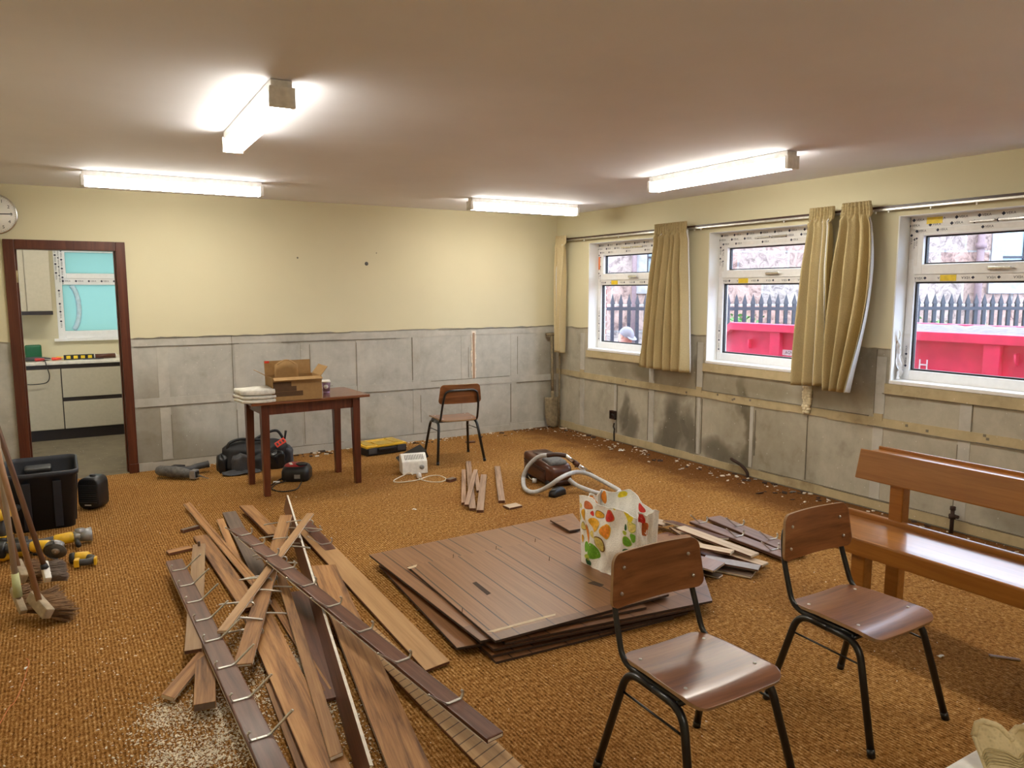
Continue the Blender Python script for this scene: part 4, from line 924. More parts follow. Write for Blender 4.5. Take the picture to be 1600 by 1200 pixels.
board('board', 'pale narrow board lying across the nearest rail hooks, peg at its top', 'board', P(311, 852, 0.060), P(302, 1018, 0.075), 0.072, 0.018, [wood('tan_board', (0.26, 0.14, 0.06), (0.34, 0.20, 0.095), (0.44, 0.28, 0.14), 0.55), WE, SW], 0, PL, seed=14)
board('board', 'short stub of board poking out at the near left foot of the heap', 'board', P(322, 1000, 0.045), P(320, 1104, 0.045), 0.080, 0.030, [MAT['old_wood'], SW, GY], 0, PL, seed=15)
board('board', 'small diagonal board with a broken white end at the near left foot of the heap', 'board', P(262, 1090, 0.030), P(330, 1010, 0.060), 0.055, 0.018, [OW, WE, PE], math.radians(18), PL, seed=16, notch=.5)
board('offcut', 'small offcut on the carpet by the far left end of the long beading', 'offcut', P(284, 830, 0.013), P(310, 823, 0.013), 0.035, 0.022, [GY, SW], 0, 'small offcuts', seed=17)
board('offcut', 'light flat offcut on the carpet left of the pale narrow board', 'offcut', P(263, 864, 0.012), P(298, 856, 0.012), 0.060, 0.018, [MAT['old_wood'], SW], 0, 'small offcuts', seed=18, notch=.5)
# rails lying face down with their hooks sticking out underneath
def flipped(label, a, b, w, xs, mats, both=True):
    r = rail(label, a, b, w, xs, roll=PI, mats=mats, t=0.016, kind='splay')
    return r
TB = [MAT['old_wood'], WE, WE]
flipped('hook rail lying face down across the heap, the wider one pointing at the table', P(447, 806, 0.135), P(379, 1040, 0.078), 0.078, (0.05, 0.11, 0.18, 0.25, 0.33, 0.41, 0.50, 0.58, 0.66, 0.74, 0.82), TB)
flipped('narrow hook rail lying face down, crossing under the long rail', P(485, 803, 0.172), P(347, 988, 0.115), 0.046, (0.06, 0.15, 0.25, 0.34, 0.44, 0.53, 0.62, 0.71, 0.80, 0.90), [wood('tan_rail_back', (0.28, 0.15, 0.06), (0.38, 0.22, 0.10), (0.46, 0.29, 0.14), 0.55), WE, WE])
rail('small dark hook rail poking out to the far right of the heap', P(478, 818, 0.040), P(531, 877, 0.018), 0.075, (0.28, 0.62), flip=-1)
# the two long rails on top
rail('nearest long hook rail, running out of the heap towards the camera', P(272, 877, 0.085), P(441, 1228, 0.085), 0.088, (0.085, 0.195, 0.30, 0.405, 0.51, 0.63, 0.755, 0.88), flip=1, edge=True)
rail('longest hook rail laid across the top of the heap towards the panel stack', P(369, 827, 0.208), P(774, 1153, 0.085), 0.074, (0.06, 0.135, 0.215, 0.30, 0.40, 0.51, 0.63, 0.755, 0.90), flip=-1, edge=True)
for (x, y, z, lab) in ((291, 850, 0.09, 'small turned wooden peg standing on the pale narrow board'),):
    p_ = P(311, 853, 0.078); mb = MB(); mb.lathe([(0.008, 0), (0.007, 0.02), (0.009, 0.026), (0.005, 0.03)], 10); tag(mb.build('wooden_peg', GY, loc=p_), lab, 'peg')

# slats near the vacuum cleaner
SG = 'faded slats in the small bundle'; SM = [MAT['slat_wood'], MAT['grey_wood'], SW]
board('slat', 'slat at the left edge of the small bundle', 'slat', P(724.5, 735, .012), P(724.5, 787, .012), 0.036, 0.020, SM, 0, SG)
board('slat', 'longest slat of the small bundle, reaching farthest back', 'slat', P(732, 722, .012), P(738.5, 796, .012), 0.048, 0.020, SM, 0, SG)
board('slat', 'slat lying slantwise on top of the small bundle', 'slat', P(743, 735, .034), P(729, 790, .034), 0.036, 0.018, SM, 0, SG)
board('slat', 'short slat in the middle of the small bundle, its end in shadow', 'slat', P(743, 738, .012), P(748, 768, .012), 0.036, 0.020, SM, 0, SG)
board('slat', 'slat at the right edge of the small bundle', 'slat', P(756, 743, .012), P(750, 799, .012), 0.052, 0.022, SM, 0, SG)
board('slat', 'single slat lying apart, between the small bundle and the vacuum cleaner', 'slat', P(777, 730, .012), P(784, 784, .012), 0.052, 0.022, SM, 0, SG)
board('offcut', 'square brown offcut lying beyond the panel stack', 'offcut', P(791, 793, .010), P(811, 789, .010), 0.09, 0.016, [MAT['pale_wood'], SW], 0, 'small offcuts')
board('offcut', 'small brown offcut at the end of the cream cable loop', 'offcut', P(700, 751, .014), P(710, 748, .014), 0.05, 0.026, [GY, SW], 0, 'small offcuts')
board('offcut', 'thin dark offcut behind the back chair', 'offcut', P(728, 691, .010), P(742, 690, .010), 0.05, 0.014, [SW], 0, 'small offcuts')

# stack of grooved panels
def panel(label, LF, RF, RB, LB, t=0.011, sag=0.0):
    LF, RF, RB, LB = (Vector(v) for v in (LF, RF, RB, LB)); c = (LF+RF+RB+LB)/4; yd = (LB-LF); a = math.atan2(-yd.x, yd.y)
    R = Matrix.Rotation(-a, 3, 'Z'); q = [R @ (v-c) for v in (LF, RF, RB, LB)]
    mb = MB(); n = 8
    def f(u, v):
        p = (q[0]*(1-u)+q[1]*u)*(1-v) + (q[3]*(1-u)+q[2]*u)*v
        p = p.copy(); p.z += -t/2 + sag*((2*u-1)**2)*(1-v)*0.5; return p
    mb.grid(f, n, n, (0, 0, t)); mb.sm = [False]*len(mb.f)
    for i, fc in enumerate(mb.f):
        if i >= 2*n*n: mb.m[i] = 1
    o = mb.build('grooved_panel', [MAT['panel'], MAT['panel_edge']]); o.location = c; o.rotation_euler.z = a
    return tag(o, label, 'panel', 'grooved brown wall panels in the stack')
def PB(x, y, z): return P(x, y, z)
z = 0.006
panel('lowest grooved brown panel of the stack, flat on the carpet', P(775, 1036, z), P(1052, 966, z), P(1075, 850, z), P(640, 912, z))
z = 0.020
panel('second grooved brown panel from the bottom of the stack', P(768, 1026, z), P(1075, 958, z), P(1060, 840, z), P(622, 900, z))
z = 0.034
panel('third grooved brown panel from the bottom, its corner jutting towards the hook rails', P(714, 1014, z), P(1030, 962, z), P(1045, 835, z), P(592, 884, z))
z = 0.048
panel('grooved brown panel in the middle of the stack', P(771, 1016, z), P(1090, 950, z), P(1020, 826, z), P(600, 880, z))
z = 0.062
panel('grooved brown panel whose right corner shows behind the nearer chair', P(790, 1006, z), P(1113, 940, z), P(1078, 836, z), P(600, 874, z))
z = 0.076
tp2 = panel('large grooved panel just under the top one, its far edge standing clear', P(751, 1003, z), P(1010, 950, z), P(895, 803, z), P(577, 868, z))
z = 0.090
tp = panel('top grooved brown panel with the shopping bag on it', P(774, 1003, z), P(1045, 930, z), PB(980, 818, z), P(637, 886, z))
inv = tp.matrix_basis.inverted()
def on_top(name, mat, pts, h=0.0008):
    mb = MB(); z1 = 0.0056; q = [inv @ P(x, y, 0.0956) for x, y in pts]; n = len(q)
    mb.add([(v.x, v.y, z1) for v in q] + [(v.x, v.y, z1+h) for v in q], [tuple(range(n)), tuple(range(n, 2*n))] + [(i, (i+1) % n, n+(i+1) % n, n+i) for i in range(n)])
    return mb.build(name, mat, tp)
on_top('chipped_line', MAT['pale_edge'], [(760, 987), (795, 978), (838, 966), (868, 959), (868, 961.5), (838, 970), (800, 980), (772, 988)])
on_top('corner_chip', MAT['pale_edge'], [(636, 887), (652, 882), (650, 886), (640, 889)])
on_top('plate_scar', MAT['panel_edge'], [(738, 911), (744, 909), (767, 927), (761, 930)])
on_top('small_scar', MAT['panel_edge'], [(918, 911), (928, 908), (944, 914), (938, 917)])
for (x, y) in ((708, 872), (775, 859), (836, 847), (858, 876), (722, 957)):
    v = inv @ P(x, y, 0.0956); mb = MB(); mb.tube([(v.x, v.y, 0.005), (v.x+.002, v.y, 0.028)], 0.0016, 5); mb.build('nail', MAT['rusty'], tp)
board('offcut', 'brown board offcut lying on the far edge of the panel stack beside the bag', 'offcut', P(868, 812, .098), P(899, 829, .098), 0.085, 0.012, [MAT['panel'], MAT['panel_edge']], 0, 'small offcuts')

# heap of pale boards behind the panel stack
HG = 'pale boards behind the panel stack'; PM = [MAT['pale_wood'], SW, WE]
board('board', 'dark-faced board with a ragged white edge at the back of the pale heap', 'board', P(1045, 815, .060), P(1131, 842, .050), 0.10, 0.014, [MAT['stain_wood'], PE, WE], math.radians(-10), HG, seed=31, notch=.4)
board('board', 'pale splintered board nearest the shopping bag in the pale heap', 'board', P(1014, 812, .045), P(1044, 820, .045), 0.10, 0.014, PM, 0, HG, seed=32, notch=.5)
board('board', 'long pale board reaching farthest right over the pale heap', 'board', P(1062, 824, .075), P(1180, 868, .055), 0.085, 0.014, PM, 0, HG, seed=33, notch=.3)
board('board', 'pale board crossing beneath the long pale one', 'board', P(1052, 824, .035), P(1098, 856, .035), 0.060, 0.014, PM, 0, HG, seed=34, notch=.3)
board('board', 'pale board with one torn corner in front of the long pale one', 'board', P(1054, 846, .062), P(1143, 863, .062), 0.075, 0.014, PM, 0, HG, seed=35, notch=.3)
board('board', 'pale board with a dark end at the right edge of the pale heap', 'board', P(1110, 856, .030), P(1194, 882, .026), 0.075, 0.014, PM, 0, HG, seed=36, notch=.3)
board('board', 'grey shiny board catching the window light at the right of the pale heap', 'board', P(1100, 872, .050), P(1187, 888, .040), 0.110, 0.012, [plain('pale_grey_laminate', (0.40, 0.38, 0.40), 0.2), SW], math.radians(-4), HG)
board('board', 'dark board lowest at the right foot of the pale heap', 'board', P(1110, 884, .010), P(1178, 897, .010), 0.130, 0.014, [GY, WE], 0, HG)
board('board', 'brown grooved panel piece between the nearer chair and the pale heap', 'board', P(1060, 868, .068), P(1124, 887, .055), 0.165, 0.012, [MAT['panel'], PE], 0, HG, notch=.1)
board('board', 'small dark stub under the brown panel piece by the pale heap', 'board', P(1095, 893, .008), P(1126, 901, .008), 0.06, 0.012, [GY, WE], 0, HG)
board('board', 'shadowed stained board underneath everything in the pale heap', 'board', P(1030, 836, .012), P(1160, 880, .012), 0.16, 0.016, [SW, SW], 0, HG)
# two hook rails lying face up beside it
RM = [MAT['grey_wood'], SW, WE]
rail('hook rail lying on the carpet nearer the window wall, behind the chairs', P(1114, 809, .030), P(1252, 866, .030), 0.125, (0.30, 0.68), 'coat hook rails by the pale heap', 0, -1, [wood('mauve_brown_board', (0.17, 0.098, 0.080), (0.26, 0.160, 0.135), (0.33, 0.215, 0.185), 0.4), SW, WE], 'long', yoff=0.02)
rail('hook rail lying on the carpet nearer the pale boards', P(1085, 815, .030), P(1231, 871, .030), 0.095, (0.09, 0.50, 0.86), 'coat hook rails by the pale heap', 0, -1, [wood('mauve_brown_board2', (0.17, 0.098, 0.080), (0.26, 0.160, 0.135), (0.33, 0.215, 0.185), 0.4), SW, WE], 'long', yoff=0.01)
for h in _hook.values(): bpy.data.objects.remove(h)

# ------------------------------------------------------------------ small helpers for the tools
def loft(mb, secs, ax='Y', cap=True):
    """secs: list of (pos, width, height, zc, r); rounded-rectangle sections along an axis"""
    rs = []
    for (p, w, h, zc, r) in secs:
        q = rrect(w, h, min(r, w/2.01, h/2.01), 4)
        rs.append([Vector((a, p, zc+b)) if ax == 'Y' else Vector((p, a, zc+b)) for a, b in q])
    n = len(rs[0]); fs = [(i*n+k, i*n+(k+1) % n, (i+1)*n+(k+1) % n, (i+1)*n+k) for i in range(len(rs)-1) for k in range(n)]
    if cap: fs += [tuple(reversed(range(n))), tuple(range((len(rs)-1)*n, len(rs)*n))]
    old = mb.smooth; mb.smooth = True; mb.add([v for r in rs for v in r], fs); mb.smooth = old
def vloft(mb, secs, cap=(True, True), n=5):
    """secs: (z, w, d, r) rounded rectangles stacked along Z"""
    rs = [[Vector((a, b, z)) for a, b in rrect(w, d, min(r, w/2.01, d/2.01), n)] for (z, w, d, r) in secs]; k_ = len(rs[0])
    fs = [(i*k_+k, i*k_+(k+1) % k_, (i+1)*k_+(k+1) % k_, (i+1)*k_+k) for i in range(len(rs)-1) for k in range(k_)]
    if cap[0]: fs.append(tuple(reversed(range(k_))))
    if cap[1]: fs.append(tuple(range((len(rs)-1)*k_, len(rs)*k_)))
    old = mb.smooth; mb.smooth = True; mb.add([v for r in rs for v in r], fs); mb.smooth = old
def cable(name, label, pts, r, mat, parent=None, cat='cable'):
    mb = MB(); mb.tube(smooth_path(pts, 6), r, 7); o = mb.build(name, mat, parent)
    if not parent: tag(o, label, cat)
    return o

# ------------------------------------------------------------------ vacuum cleaner
V = Vector((3.565, 5.31, 0)); t = thing('vacuum_cleaner', 'brown cylinder vacuum cleaner with a looped grey hose', 'vacuum cleaner', V, math.radians(-4)); t.scale = (0.9, 0.86, 0.9)
mb = MB(); loft(mb, [(-0.285, 0.15, 0.07, 0.10, 0.03), (-0.275, 0.21, 0.13, 0.11, 0.04), (-0.23, 0.255, 0.165, 0.118, 0.04), (-0.12, 0.262, 0.185, 0.128, 0.04), (0.05, 0.262, 0.20, 0.135, 0.035), (0.22, 0.258, 0.225, 0.148, 0.03), (0.265, 0.245, 0.215, 0.148, 0.03), (0.275, 0.20, 0.17, 0.145, 0.03)]); mb.build('body', MAT['vac_brown'], t)
mb = MB(); loft(mb, [(-0.285, 0.20, 0.04, 0.045, 0.015), (-0.2, 0.25, 0.05, 0.05, 0.015), (0.26, 0.24, 0.05, 0.055, 0.015)]); mb.build('chassis', MAT['dark_brown'], t)
mb = MB(); mb.tube([(-0.133, -0.19, 0.155), (-0.1335, 0.24, 0.19)], 0.006, 6); mb.tube([(-0.133, -0.185, 0.15), (-0.131, -0.19, 0.06)], 0.005, 6); mb.tube([(-0.1335, -0.16, 0.135), (-0.134, 0.24, 0.165)], 0.003, 6); mb.build('trim_line', MAT['rusty'], t)
mb = MB(); mb.X = Matrix.Translation((0.0, -0.13, 0.222)) @ Matrix.Rotation(0.10, 4, 'X'); vloft(mb, [(-0.02, 0.20, 0.20, 0.03), (0.012, 0.185, 0.18, 0.03), (0.018, 0.16, 0.155, 0.03)]); mb.build('lid', MAT['dusty_grey'], t)
mb = MB(); mb.X = Matrix.Translation((0.02, 0.13, 0.245)); vloft(mb, [(-0.03, 0.19, 0.22, 0.03), (0.012, 0.17, 0.19, 0.03)]); mb.build('rear_cover', MAT['dark_brown'], t)
for (x, y) in ((-0.115, -0.22), (0.115, -0.22), (-0.12, 0.19), (0.12, 0.19)):
    mb = MB(); mb.lathe([(0.020, -0.013), (0.033, -0.013), (0.036, -0.008), (0.036, 0.008), (0.033, 0.013), (0.02, 0.013)], 18, (x, y, 0.036), Matrix.Rotation(PI/2, 3, 'Y')); mb.build('wheel', MAT['black'], t)
VI = t.matrix_basis.inverted()
hp = [(889, 749, .10), (899, 757, .065), (912, 763, .04), (932, 770, .03), (955, 774, .03), (968, 768, .04), (953, 758, .05), (938, 750, .06), (920, 741, .09), (903, 737.5, .13), (888, 741, .16), (874, 748, .15), (860, 758, .10), (845, 766, .04), (831, 769, .024), (820, 763, .024), (817.5, 750, .03), (820, 738, .09), (827, 726, .16), (838, 716, .22), (848, 712, .255), (857, 711.5, .265)]
hp = [VI @ P(*q) for q in hp]; sp_ = smooth_path(hp, 14)
mb = MB(); mb.tube(sp_, [0.0195+0.0018*(1 if i % 2 else -1) for i in range(len(sp_))], 9); mb.build('hose', MAT['hose'], t)
a, b, c, d, e, f = (VI @ P(*q) for q in ((855, 711.5, .265), (884, 712, .272), (897, 722, .21), (904, 727.5, .18), (905, 728.5, .175), (924, 741, .06)))
mb = MB(); mb.tube(smooth_path([a, (a+b)/2+Vector((0, 0, .01)), b], 6), 0.022, 10); mb.build('hand_grip', MAT['dark_brown'], t)
mb = MB(); mb.tube([b, c], 0.020, 12); mb.tube([d, f], 0.020, 12); mb.build('wand', MAT['chrome'], t)
mb = MB(); mb.tube([c, d], 0.025, 12); mb.tube([(c+d)/2, (c+d)/2+Vector((-0.02, -0.01, -0.03))], 0.006, 6); mb.build('wand_joint', MAT['vac_brown'], t)
k = VI @ P(871, 770, .02); mb = MB(); mb.X = Matrix.Translation(k) @ Matrix.Rotation(0.4, 4, 'Z'); vloft(mb, [(-0.022, 0.19, 0.08, 0.02), (0.02, 0.18, 0.07, 0.02), (0.045, 0.12, 0.05, 0.02)]); mb.build('floor_nozzle', MAT['black'], t)
k = VI @ P(835, 751, .025); mb = MB(); mb.lathe([(0.020, -0.02), (0.024, -0.018), (0.022, 0.018), (0.012, 0.024)], 14, k, Matrix.Rotation(PI/2, 3, 'Y') @ Matrix.Rotation(0.5, 3, 'X')); mb.build('plug', MAT['white'], t)
mb = MB(); mb.tube(smooth_path([k, VI @ P(829, 748, .02), VI @ P(826, 743, .03), VI @ P(830, 738, .06)], 6), 0.004, 6); mb.build('flex', MAT['cream_cable'], t)

# ------------------------------------------------------------------ fruit print shopping bag
BZ = 0.0962; t = thing('shopping_bag', 'white shopping bag printed with fruit and vegetables, on the panel stack', 'bag', (2.572, 3.145, BZ), math.radians(2))
bx_, by_ = 0.070, 0.225; PRN = {}
def bagp(s, v):
    """s: 0-1 face -X, 1-2 face -Y, 2-3 face +X, 3-4 face +Y; v: 0..1 height"""
    f = int(s) % 4; u = s-int(s); fl = 1+0.10*v
    c = [(-bx_, by_), (-bx_, -by_), (bx_, -by_), (bx_, by_)]; (x0, y0), (x1, y1) = c[f], c[(f+1) % 4]
    x, y = x0+(x1-x0)*u, y0+(y1-y0)*u; nx, ny = [(-1, 0), (0, -1), (1, 0), (0, 1)][f]
    wr = 0.010*math.sin(7*s+9*v)+0.006*math.sin(17*s-11*v+1)+0.006*math.sin(31*s+4*v); e = min(1, 5*u, 5*(1-u))
    k = -0.028*v*math.sin(PI*u) if f in (1, 3) else 0.018*math.sin(PI*v)*math.sin(PI*u)
    k += wr*e
    h = 0.385+0.020*math.sin(PI*u)*(1 if f == 2 else (-0.25 if f == 0 else -0.3))+0.012*math.sin(11*s)*v + (0.035 if f == 2 else 0.0)*math.exp(-((u-0.55)/0.25)**2)
    return Vector((x*fl+nx*k, y*(1+0.06*v)+ny*k, h*v))
mats = [MAT['bag']]; names = dict(orange=(0.80, 0.26, 0.02), amber=(0.78, 0.40, 0.02), yellow=(0.85, 0.66, 0.02), pale=(0.80, 0.68, 0.20), red=(0.62, 0.03, 0.02), rust=(0.55, 0.14, 0.03), green=(0.16, 0.42, 0.03), lime=(0.42, 0.52, 0.05), dark=(0.02, 0.10, 0.03), white=(0.85, 0.80, 0.74), brown=(0.22, 0.12, 0.03))
idx = {}
for n_, c_ in names.items(): idx[n_] = len(mats); mats.append(plain('fruit_print_'+n_, c_, 0.55, var=0.25, sc=60))
mb = MB(); mb.grid(lambda u, v: bagp(min(u*4, 3.9999) if u < 1 else 0.0, v), 96, 24, None); mb.smooth = True
mb.bx(-bx_, bx_, -by_, by_, 0.0, 0.003)
def spot(s, v, rs, rv, col, lift=0.0016, wob=0.10, rot=0.0, inside=False):
    mb.mi = idx[col]; n = 20; rn = random.Random(int(s*1000+v*777)); ph = rn.uniform(0, 6)
    def q(rr, a):
        k = rr*(1+wob*math.sin(3*a+ph)); x, y = rs*k*math.cos(a), rv*k*math.sin(a)
        x, y = x*math.cos(rot)-y*math.sin(rot), x*math.sin(rot)+y*math.cos(rot)
        ss, vv = max(int(s)+0.01, min(int(s)+0.99, s+x)), max(0.01, min(0.995, v+y)); d = [(-1, 0), (0, -1), (1, 0), (0, 1)][int(s) % 4]
        l = -lift if inside else lift
        return bagp(ss, vv)+Vector((d[0]*l, d[1]*l, 0))
    vs = [q(0, 0)] + [q(0.5, 2*PI*i/n) for i in range(n)] + [q(1, 2*PI*i/n) for i in range(n)]
    fs = [(0, 1+i, 1+(i+1) % n) for i in range(n)] + [(1+i, 1+n+i, 1+n+(i+1) % n, 1+(i+1) % n) for i in range(n)]
    mb.add(vs, fs); mb.mi = 0
def zp(zx, zy, rx, ry, col, ring=None, **kw):
    px, py = 880+zx/8, 750+zy/8; u = (px-905)/(1003-905); bot = 871+43*u; top = 777+17*u; v = (bot-py)/(bot-top)
    if ring: spot(u, v, rx/8/98*1.0, ry/8/100, ring, 0.0014, **kw); spot(u, v, rx/8/98*0.85, ry/8/100*0.86, col, 0.0024, **kw)
    else: spot(u, v, rx/8/98, ry/8/100, col, **kw)
for a_ in ((335, 325, 62, 40, 'rust'), (215, 330, 22, 30, 'pale'), (280, 428, 50, 64, 'amber'), (405, 400, 22, 28, 'red'), (490, 388, 52, 44, 'amber', 'brown'), (630, 397, 72, 72, 'red', 'rust'), (448, 515, 76, 72, 'amber'), (606, 586, 66, 88, 'orange', 'amber'),
           (258, 565, 40, 50, 'pale', 'brown'), (320, 640, 26, 112, 'orange'), (405, 650, 36, 45, 'pale'), (516, 750, 82, 96, 'pale', 'brown'), (300, 800, 34, 60, 'green'), (400, 860, 86, 92, 'green'), (335, 985, 46, 46, 'dark'), (320, 920, 40, 36, 'lime'),
           (720, 250, 38, 80, 'yellow'), (890, 330, 60, 85, 'yellow'), (862, 240, 24, 30, 'rust'), (790, 215, 26, 26, 'red'), (935, 487, 60, 62, 'pale', 'lime'), (858, 520, 15, 36, 'dark'), (848, 592, 22, 24, 'lime'), (950, 635, 36, 52, 'green'), (875, 705, 52, 58, 'green', 'lime'), (880, 857, 48, 48, 'dark'), (966, 857, 28, 34, 'dark'), (205, 455, 15, 40, 'lime'), (238, 700, 12, 45, 'amber')):
    zp(*a_[:5], ring=a_[5] if len(a_) > 5 else None)
spot(0.632-0.33, 0.925, 0.02, 0.02, 'white'); 
for a_ in ((1.5, 0.80, 0.16, 0.10, 'rust'), (1.3, 0.45, 0.12, 0.05, 'green'), (1.75, 0.35, 0.16, 0.10, 'yellow'), (1.35, 0.92, .2, .06, 'red'), (1.6, .15, .12, .06, 'lime')): spot(*a_)
for a_ in ((2.93, 0.90, 0.05, 0.09, 'orange'), (2.62, 0.95, 0.06, 0.04, 'yellow'), (2.25, 0.93, 0.05, 0.05, 'red'), (2.12, 0.86, 0.05, 0.08, 'yellow'), (3.5, 0.9, 0.2, 0.07, 'orange')): spot(*a_, inside=True)
mb.build('bag_body', mats, t)
mb = MB(); mb.tube([bagp(s_*4/80 if s_ < 80 else 0, 0.997) for s_ in range(81)], 0.0028, 5); mb.build('rim_piping', MAT['white'], t)

# ------------------------------------------------------------------ black tub, fan heater behind it
t = thing('storage_tub', 'large open black plastic storage tub in front of the doorway', 'tub', (-0.14, 6.255, 0))
mb = MB(); vloft(mb, [(0.0, 0.37, 0.54, 0.05), (0.37, 0.425, 0.60, 0.06), (0.375, 0.45, 0.625, 0.065), (0.405, 0.455, 0.63, 0.065), (0.408, 0.43, 0.605, 0.06), (0.375, 0.415, 0.59, 0.055), (0.012, 0.36, 0.53, 0.045)], (True, True)); mb.build('tub_body', MAT['navy'], t)
for (x, y, a_) in ((0.20, -0.12, 0), (0.20, 0.14, 0), (-0.09, -0.292, PI/2), (0.09, -0.292, PI/2)):
    mb = MB(); mb.X = Matrix.Translation((x-0.0, y, 0.18)) @ Matrix.Rotation(a_, 4, 'Z'); mb.box((0.0, 0, 0), (0.016, 0.05, 0.33), Matrix.Rotation(0.075 if a_ == 0 else -0.08, 3, 'Y')); mb.build('rib', MAT['navy'], t, bevel=0.004)
mb = MB(); mb.bx(-0.11, 0.03, 0.298, 0.345, 0.30, 0.385); mb.build('grip', MAT['black'], t, bevel=0.008)
mb = MB(); mb.bx(-0.11, 0.06, 0.10, 0.26, 0.012, 0.36); tag(mb.build('plastic_canister', MAT['black'], bevel=0.015, loc=(-0.14, 6.255, 0)), 'black plastic canister standing inside the open tub', 'canister')
t = thing('fan_heater', 'black portable fan heater with a slatted grille, beside the tub', 'heater', (0.180, 6.43, 0), math.radians(-32))
mb = MB(); loft(mb, [(-0.075, 0.15, 0.20, 0.125, 0.04), (-0.068, 0.155, 0.23, 0.125, 0.045), (0.06, 0.16, 0.245, 0.125, 0.05), (0.075, 0.14, 0.21, 0.125, 0.04)]); mb.build('housing', MAT['black'], t)
for k in range(9): mb = MB(); mb.box((0, -0.077, 0.06+k*0.016), (0.125, 0.007, 0.005), Matrix.Rotation(0.3, 3, 'X')); mb.build('slat', MAT['dark_grey'], t)
mb = MB(); mb.lathe([(0.02, 0), (0.018, 0.014)], 14, (0.0, 0.0, 0.244)); mb.build('dial', MAT['dark_grey'], t)
mb = MB(); mb.bx(-0.03, 0.02, -0.0765, -0.0755, 0.035, 0.043); mb.build('badge', MAT['white'], t)

# ------------------------------------------------------------------ cordless tools by the brooms
def grinder(label, loc, rz, tilt=0.0, dx=0.0, disc=True):
    t = thing('angle_grinder', label, 'power tool', loc, group='yellow cordless tools on the carpet', rot=(tilt, dx, rz))
    mb = MB(); mb.tube([(-0.20, 0, 0), (-0.17, 0, 0), (-0.10, 0, 0.004), (-0.04, 0, 0.002)], [0.026, 0.031, 0.027, 0.030], 12); mb.build('grip', MAT['dark_grey'], t)
    mb = MB(); mb.X = Matrix.Translation((-0.215, 0, -0.012)); vloft(mb, [(-0.035, 0.075, 0.07, 0.012), (0.035, 0.075, 0.07, 0.012)]); mb.build('battery', MAT['black'], t)
    mb = MB(); mb.tube([(-0.05, 0, 0.002), (-0.03, 0, 0.004), (0.05, 0, 0.0), (0.07, 0, 0)], [0.028, 0.036, 0.037, 0.032], 14); mb.build('motor_housing', MAT['yellow'], t)
    mb = MB(); mb.tube([(0.066, 0, 0), (0.08, 0, 0), (0.11, 0, -0.002), (0.135, 0, -0.004)], [0.033, 0.036, 0.034, 0.022], 12); mb.lathe([(0.030, -0.045), (0.026, -0.01)], 16, (0.105, 0, 0)); mb.build('gear_head', MAT['mid_grey'], t)
    if disc:
        mb = MB(); mb.lathe([(0.062, -0.046), (0.062, -0.0435)], 32, (0.105, 0, 0)); mb.build('disc', MAT['dusty_grey'], t)
        mb = MB(); mb.lathe([(0.020, -0.054), (0.024, -0.046)], 16, (0.105, 0, 0)); mb.lathe([(0.006, -0.06), (0.006, -0.05)], 10, (0.105, 0, 0)); mb.build('lock_nut', MAT['zinc'], t)
        mb = MB(); n = 14
        mb.grid(lambda u, v: Vector((0.105, 0, 0)) + Vector((math.cos(PI*0.5+PI*u)*0.067, math.sin(PI*.5+PI*u)*0.067, -0.052+0.028*v)), n, 2, (0, 0, 0.001)); mb.grid(lambda u, v: Vector((0.105, 0, 0)) + Vector((math.cos(PI*0.5+PI*u)*(0.025+0.042*v), math.sin(PI*.5+PI*u)*(0.025+.042*v), -0.023)), n, 2, (0, 0, 0.0015)); mb.build('guard', MAT['mid_grey'], t)
    mb = MB(); mb.tube([(0.08, 0.03, 0.01), (0.08, 0.05, 0.015), (0.08, 0.14, 0.02)], [0.008, 0.014, 0.016], 10); mb.build('side_handle', MAT['black'], t)
    return t
gp = P(84, 862, 0.06)
grinder('yellow and grey angle grinder with its disc facing the brooms', (gp.x-0.075, gp.y+0.07, 0.085), math.radians(-20), math.radians(-62))
g2 = grinder('yellow tool with a black grip and grey bell nose lying farthest back by the tub', P(96, 842, 0.055), math.radians(5), math.radians(180), 0, False)
mb = MB(); mb.tube([(0.10, 0, 0), (0.13, 0, 0), (0.17, 0, 0), (0.172, 0, 0)], [0.034, 0.040, 0.047, 0.03], 18); mb.build('bell', MAT['mid_grey'], g2)
def drill(label, loc, rot):
    t = thing('cordless_drill', label, 'power tool', loc, group='yellow cordless tools on the carpet', rot=rot)
    mb = MB(); mb.tube([(-0.09, 0, 0.2), (-0.07, 0, 0.2), (0.05, 0, 0.2), (0.07, 0, 0.2)], [0.026, 0.036, 0.036, 0.03], 14); mb.build('motor_housing', MAT['yellow'], t)
    mb = MB(); mb.tube([(0.07, 0, 0.2), (0.09, 0, 0.2), (0.125, 0, 0.2), (0.135, 0, .2)], [0.026, 0.024, 0.022, 0.012], 12); mb.build('chuck', MAT['black'], t)
    mb = MB(); mb.tube([(-0.03, 0, 0.18), (-0.045, 0, 0.11), (-0.05, 0, 0.055)], [0.022, 0.019, 0.024], 10); mb.build('grip', MAT['dark_grey'], t)
    mb = MB(); mb.X = Matrix.Translation((-0.035, 0, 0.03)); vloft(mb, [(-0.03, 0.12, 0.07, 0.012), (0.03, 0.115, 0.068, 0.012)]); mb.build('battery', MAT['black'], t)
    mb = MB(); mb.bx(-0.08, 0.01, -0.0355, 0.0355, 0.056, 0.064); mb.build('collar', MAT['yellow'], t, bevel=.003)
    return t
q = P(20, 838, 0.0); drill('yellow and black drill standing on its battery behind the broom handles', (q.x-0.02, q.y-0.14, 0), (0, 0, math.radians(60)))
q = P(34, 850, 0.04); drill('yellow and black drill lying on its side under the broom handles', (q.x-0.10, q.y+0.02, 0.04), (math.radians(90), 0, math.radians(20)))
